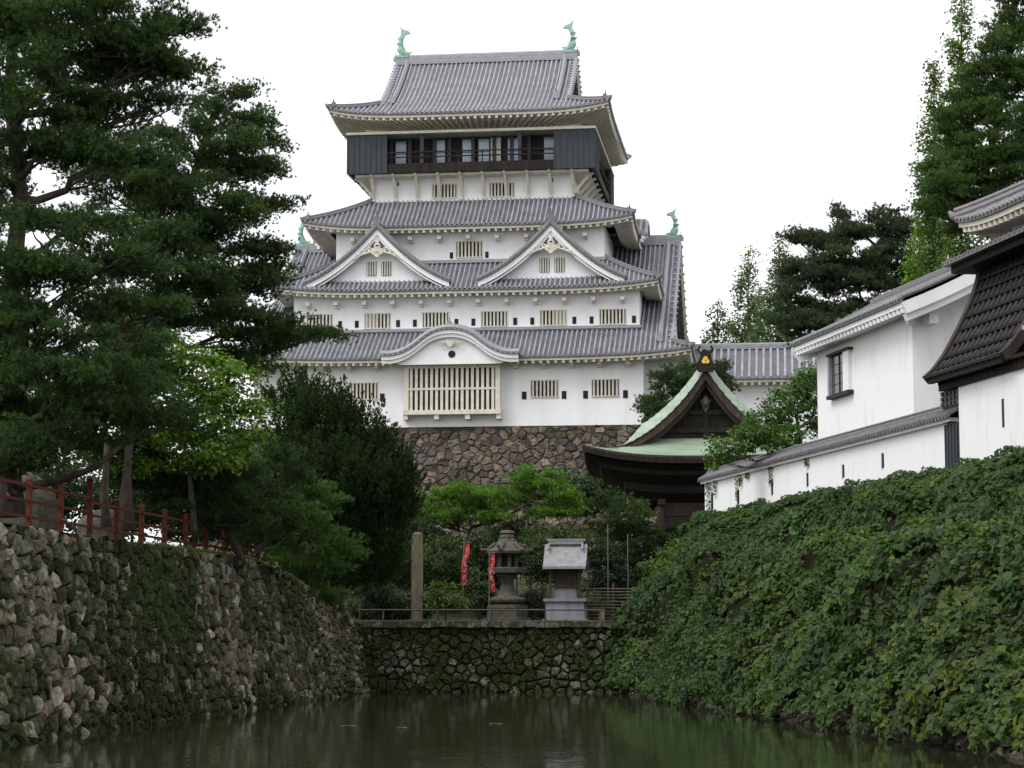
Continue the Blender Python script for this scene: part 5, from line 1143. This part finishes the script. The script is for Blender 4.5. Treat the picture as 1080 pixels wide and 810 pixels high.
# far woodland behind everything on the left so no bare horizon shows
rs = np.random.default_rng(5)
for i, (px, py, Y, rx, rz) in enumerate(((-40, 500, 130, 90, 80), (40, 480, 125, 60, 65), (150, 480, 118, 75, 80), (260, 500, 120, 60, 70), (330, 540, 125, 60, 60), (400, 560, 128, 50, 40), (110, 560, 120, 40, 20))):
    c = at(px, py, Y); g = np.array([c[0], Y, 4.]); broad('broadleaf_tree', [g, c], blobs_px([(px, py, Y, rx, rz), (px-rx*.4, py+rz*.3, Y, rx*.7, rz*.8), (px+rx*.4, py+rz*.3, Y, rx*.7, rz*.7)]), ['shaded tree farthest left beyond the fence', 'shaded tree low behind the stone monument', 'shaded tree behind the maple trunk', 'shaded tree behind the drooping fence pine', 'shaded tree behind the left half of the juniper', 'shaded tree behind the right half of the juniper', 'small shaded tree seen through the fence beside the thick trunk'][i], 140+i, (.028, .048, .018), leaf=.3, dens=.7, cluster=.7, group='shaded trees beyond the left terrace', r0=.2)

# ================= ivy over the right bank
def ivy():
    rs = np.random.default_rng(9); n = 210000
    d = 38+84*rs.random(n)**1.25; v = rs.random(n)*1.0-.0
    P = bank(d, v); e = .02; Pd = bank(d+e, v); Pv = bank(d, np.clip(v+.01, 0, 1.02)); nn = unit(np.cross(Pd-P, Pv-P)); nn = np.where(nn[:, 2:3] < 0, -nn, nn)
    big = vnoise(P, .55, 3); sm = vnoise(P, 2.2, 2); keep_ = v > -1 ; bare = (vnoise(P+31, .35, 3) > .66) & (rs.random(n) < .6); keep_ &= ~bare
    off = (.12+1.9*np.clip(big-.38, 0, .5)+1.0*np.clip(sm-.42, 0, 1))*rs.uniform(.55, 1.0, n)*(1-.75*v**3)*np.interp(d, [0, 92, 106], [1, 1, .5])+.3*np.exp(-v/.06)+.9*np.clip(vnoise(np.stack([P[:, 1]*1.6+P[:, 2]*.9, P[:, 2]*.25, P[:, 0]*.2], 1), .8, 2)-.45, 0, 1)
    P = P+nn*off[:, None]+rs.normal(0, .03, (n, 3)); L = unit(nn*.9+np.array([-.25, -.35, .5])+rs.normal(0, .42, (n, 3)))
    hue = vnoise(P+11, .5, 3); S = .15*rs.uniform(.6, 1.7, n)*(1+.35*(vnoise(P+5, .6, 2) > .55))
    T = np.array([.030, .062, .013])[None]*(.7+.9*np.clip((hue-.25)*1.6, 0, 1))[:, None]*(1+rs.normal(0, .22, (n, 1)))
    yl = (vnoise(P+50, .4, 2) > .60) | (rs.random(n) < .03); T[yl] *= np.array([1.55, 1.3, .9])
    near = (d < 62) & (v < .55) & (rs.random(n) < .35*(62-d)/16+.05); T[near] *= np.array([1.9, 1.3, .9])
    T = np.clip(T, .004, .5)
    P, L, S, T = [q[keep_] for q in (P, L, S, T)]
    return rawmesh('ivy', leaves(P, L, S, rs, .45, .14), 3, M['leaf'], np.repeat(T, 6, 0), label='dense green creeper covering the whole right bank down to the water', cat='ivy', kind='stuff')
ivy()
def strew(name, C, Nn, S, T, label, cat='ivy', seed=3): rs = np.random.default_rng(seed); rawmesh(name, leaves(C, Nn, S, rs, .4, .15), 3, M['leaf'], T, label=label, cat=cat, kind='stuff')
# creeper hanging over the end of the white wall
rs = np.random.default_rng(15); C = []
for px, top, ln in ((748, 505, 26), (756, 500, 18), (779, 496, 26), (783, 495, 14), (790, 496, 8), (853, 492, 10), (751, 505, 40), (815, 500, 20)):
    y = wy(px); z1 = 10.6; m = 70
    C.append(np.array([rw(-.08-.05*rs.random(), y+rs.normal(0, .14), z1-ln/20*rs.random()**1.3*1.1) for _ in range(m)]))
C = np.concatenate(C); strew('wall_creeper', C, unit(np.array([-1, -.2, .5])+rs.normal(0, .5, (len(C), 3))), .13*rs.uniform(.6, 1.3, len(C)), tints(len(C), (.06, .11, .03), .25, 6, rs), 'thin creeper hanging down the far end of the low white wall')
# ivy along the wall base
n = 9000; y = rs.uniform(-6, 36, n); hgt = .75*vnoise(np.stack([y, y*0, y*0], 1), .8, 3)
C = np.array([rw(-.15-.5*rs.random(), yy, 8.35+hh*rs.random()) for yy, hh in zip(y, hgt)]); strew('base_creeper', C, unit(np.array([-.7, -.3, .7])+rs.normal(0, .4, (n, 3))), .15*rs.uniform(.6, 1.3, n), tints(n, (.045, .09, .025), .25, 6, rs), 'creeper tips standing up along the foot of the white walls')
# moss and weeds on the left wall
n = 38000; s_ = rs.uniform(22, 78, n); h_ = rs.uniform(0, 5.2, n); P = lwall(s_, h_, np.zeros(n)+.1)
c1 = np.exp(-((P[:, 1]-63)/6.5)**2)*(1-.15*h_/5.2)+.25*vnoise(P, .9, 3)-.25+.25*(h_ < .9); msk = (vnoise(P, 1.1, 3)+c1*.75-.5) > rs.uniform(.25, .6, n); P = P[msk]; m = len(P)
strew('wall_weeds', P+rs.normal(0, .03, (m, 3)), unit(np.array([.8, -.1, .6])+rs.normal(0, .5, (m, 3))), .075*rs.uniform(.5, 1.6, m), tints(m, (.035, .05, .012), .3, 6, rs), 'moss and small weeds growing in the joints of the left moat wall', 'weeds')
n = 5000; s_ = rs.uniform(0, 11.5, n); h_ = rs.uniform(.1, 3.0, n); P = fwall(s_, h_, np.zeros(n)+.12); msk = vnoise(P, 1.3, 3) > rs.uniform(.42, .62, n); P = P[msk]; m = len(P)
strew('wall_weeds', P, unit(np.array([0, -.8, .6])+rs.normal(0, .5, (m, 3))), .09*rs.uniform(.5, 1.5, m), tints(m, (.05, .075, .015), .3, 6, rs), 'bright moss tufts growing on the low far wall of the moat', 'weeds')
# grass along the terrace edges
def grass(P, h, tint, name, label):
    n = len(P); d = unit(np.array([0, 0, 1])+rs.normal(0, .3, (n, 3))); sd = unit(np.cross(d, rs.normal(0, 1, (n, 3))))*.012; hh = h*rs.uniform(.4, 1.2, (n, 1))
    rawmesh(name, np.stack([P-sd, P+sd, P+d*hh], 1).reshape(-1, 3), 3, M['leaf'], tints(n, tint, .25, 3, rs), label=label, cat='grass', kind='stuff')
n = 12000; d = rs.uniform(66, 97, n); o = rs.random(n)**1.5*1.6; grass(np.stack([LW(d)-SB*ZT(d)/5.2-o-.02, d, ZT(d)], 1), .16, (.09, .15, .03), 'grass', 'grass strip along the top of the left stone wall')
n = 16000; x = rs.uniform(-7, 4, n); y = 97.5+rs.random(n)**1.3*5; grass(np.stack([x, y, np.full(n, 3.04)], 1), .15, (.06, .09, .025), 'grass', 'rough grass on the terrace behind the iron railing')
# boughs crossing under the big left pine
# floating leaves on the water
for i, (px, py) in enumerate(((424, 768), (523, 764), (368, 766))):
    v_ = (405-py)/F; dz = math.sin(PITCH)+v_*math.cos(PITCH); Y = EYE/-dz*(math.cos(PITCH)-v_*math.sin(PITCH)); x = (px-540)/F*EYE/-dz
    mb = MB(); k = 7; mb.add([(x+(.13+.03*i)*math.cos(2*PI*j/k)*(1.3-.2*(j % 2)), Y+.1*math.sin(2*PI*j/k), .012+.012*(j % 2)) for j in range(k)], [tuple(range(k))])
    mb.build('floating_leaf', M['bamboo'], label=['dry leaf floating on the moat left of centre', 'dry leaf floating nearest the middle of the moat', 'small dry leaf floating farthest left on the moat'][i], cat='leaf', group='dry leaves floating on the moat')
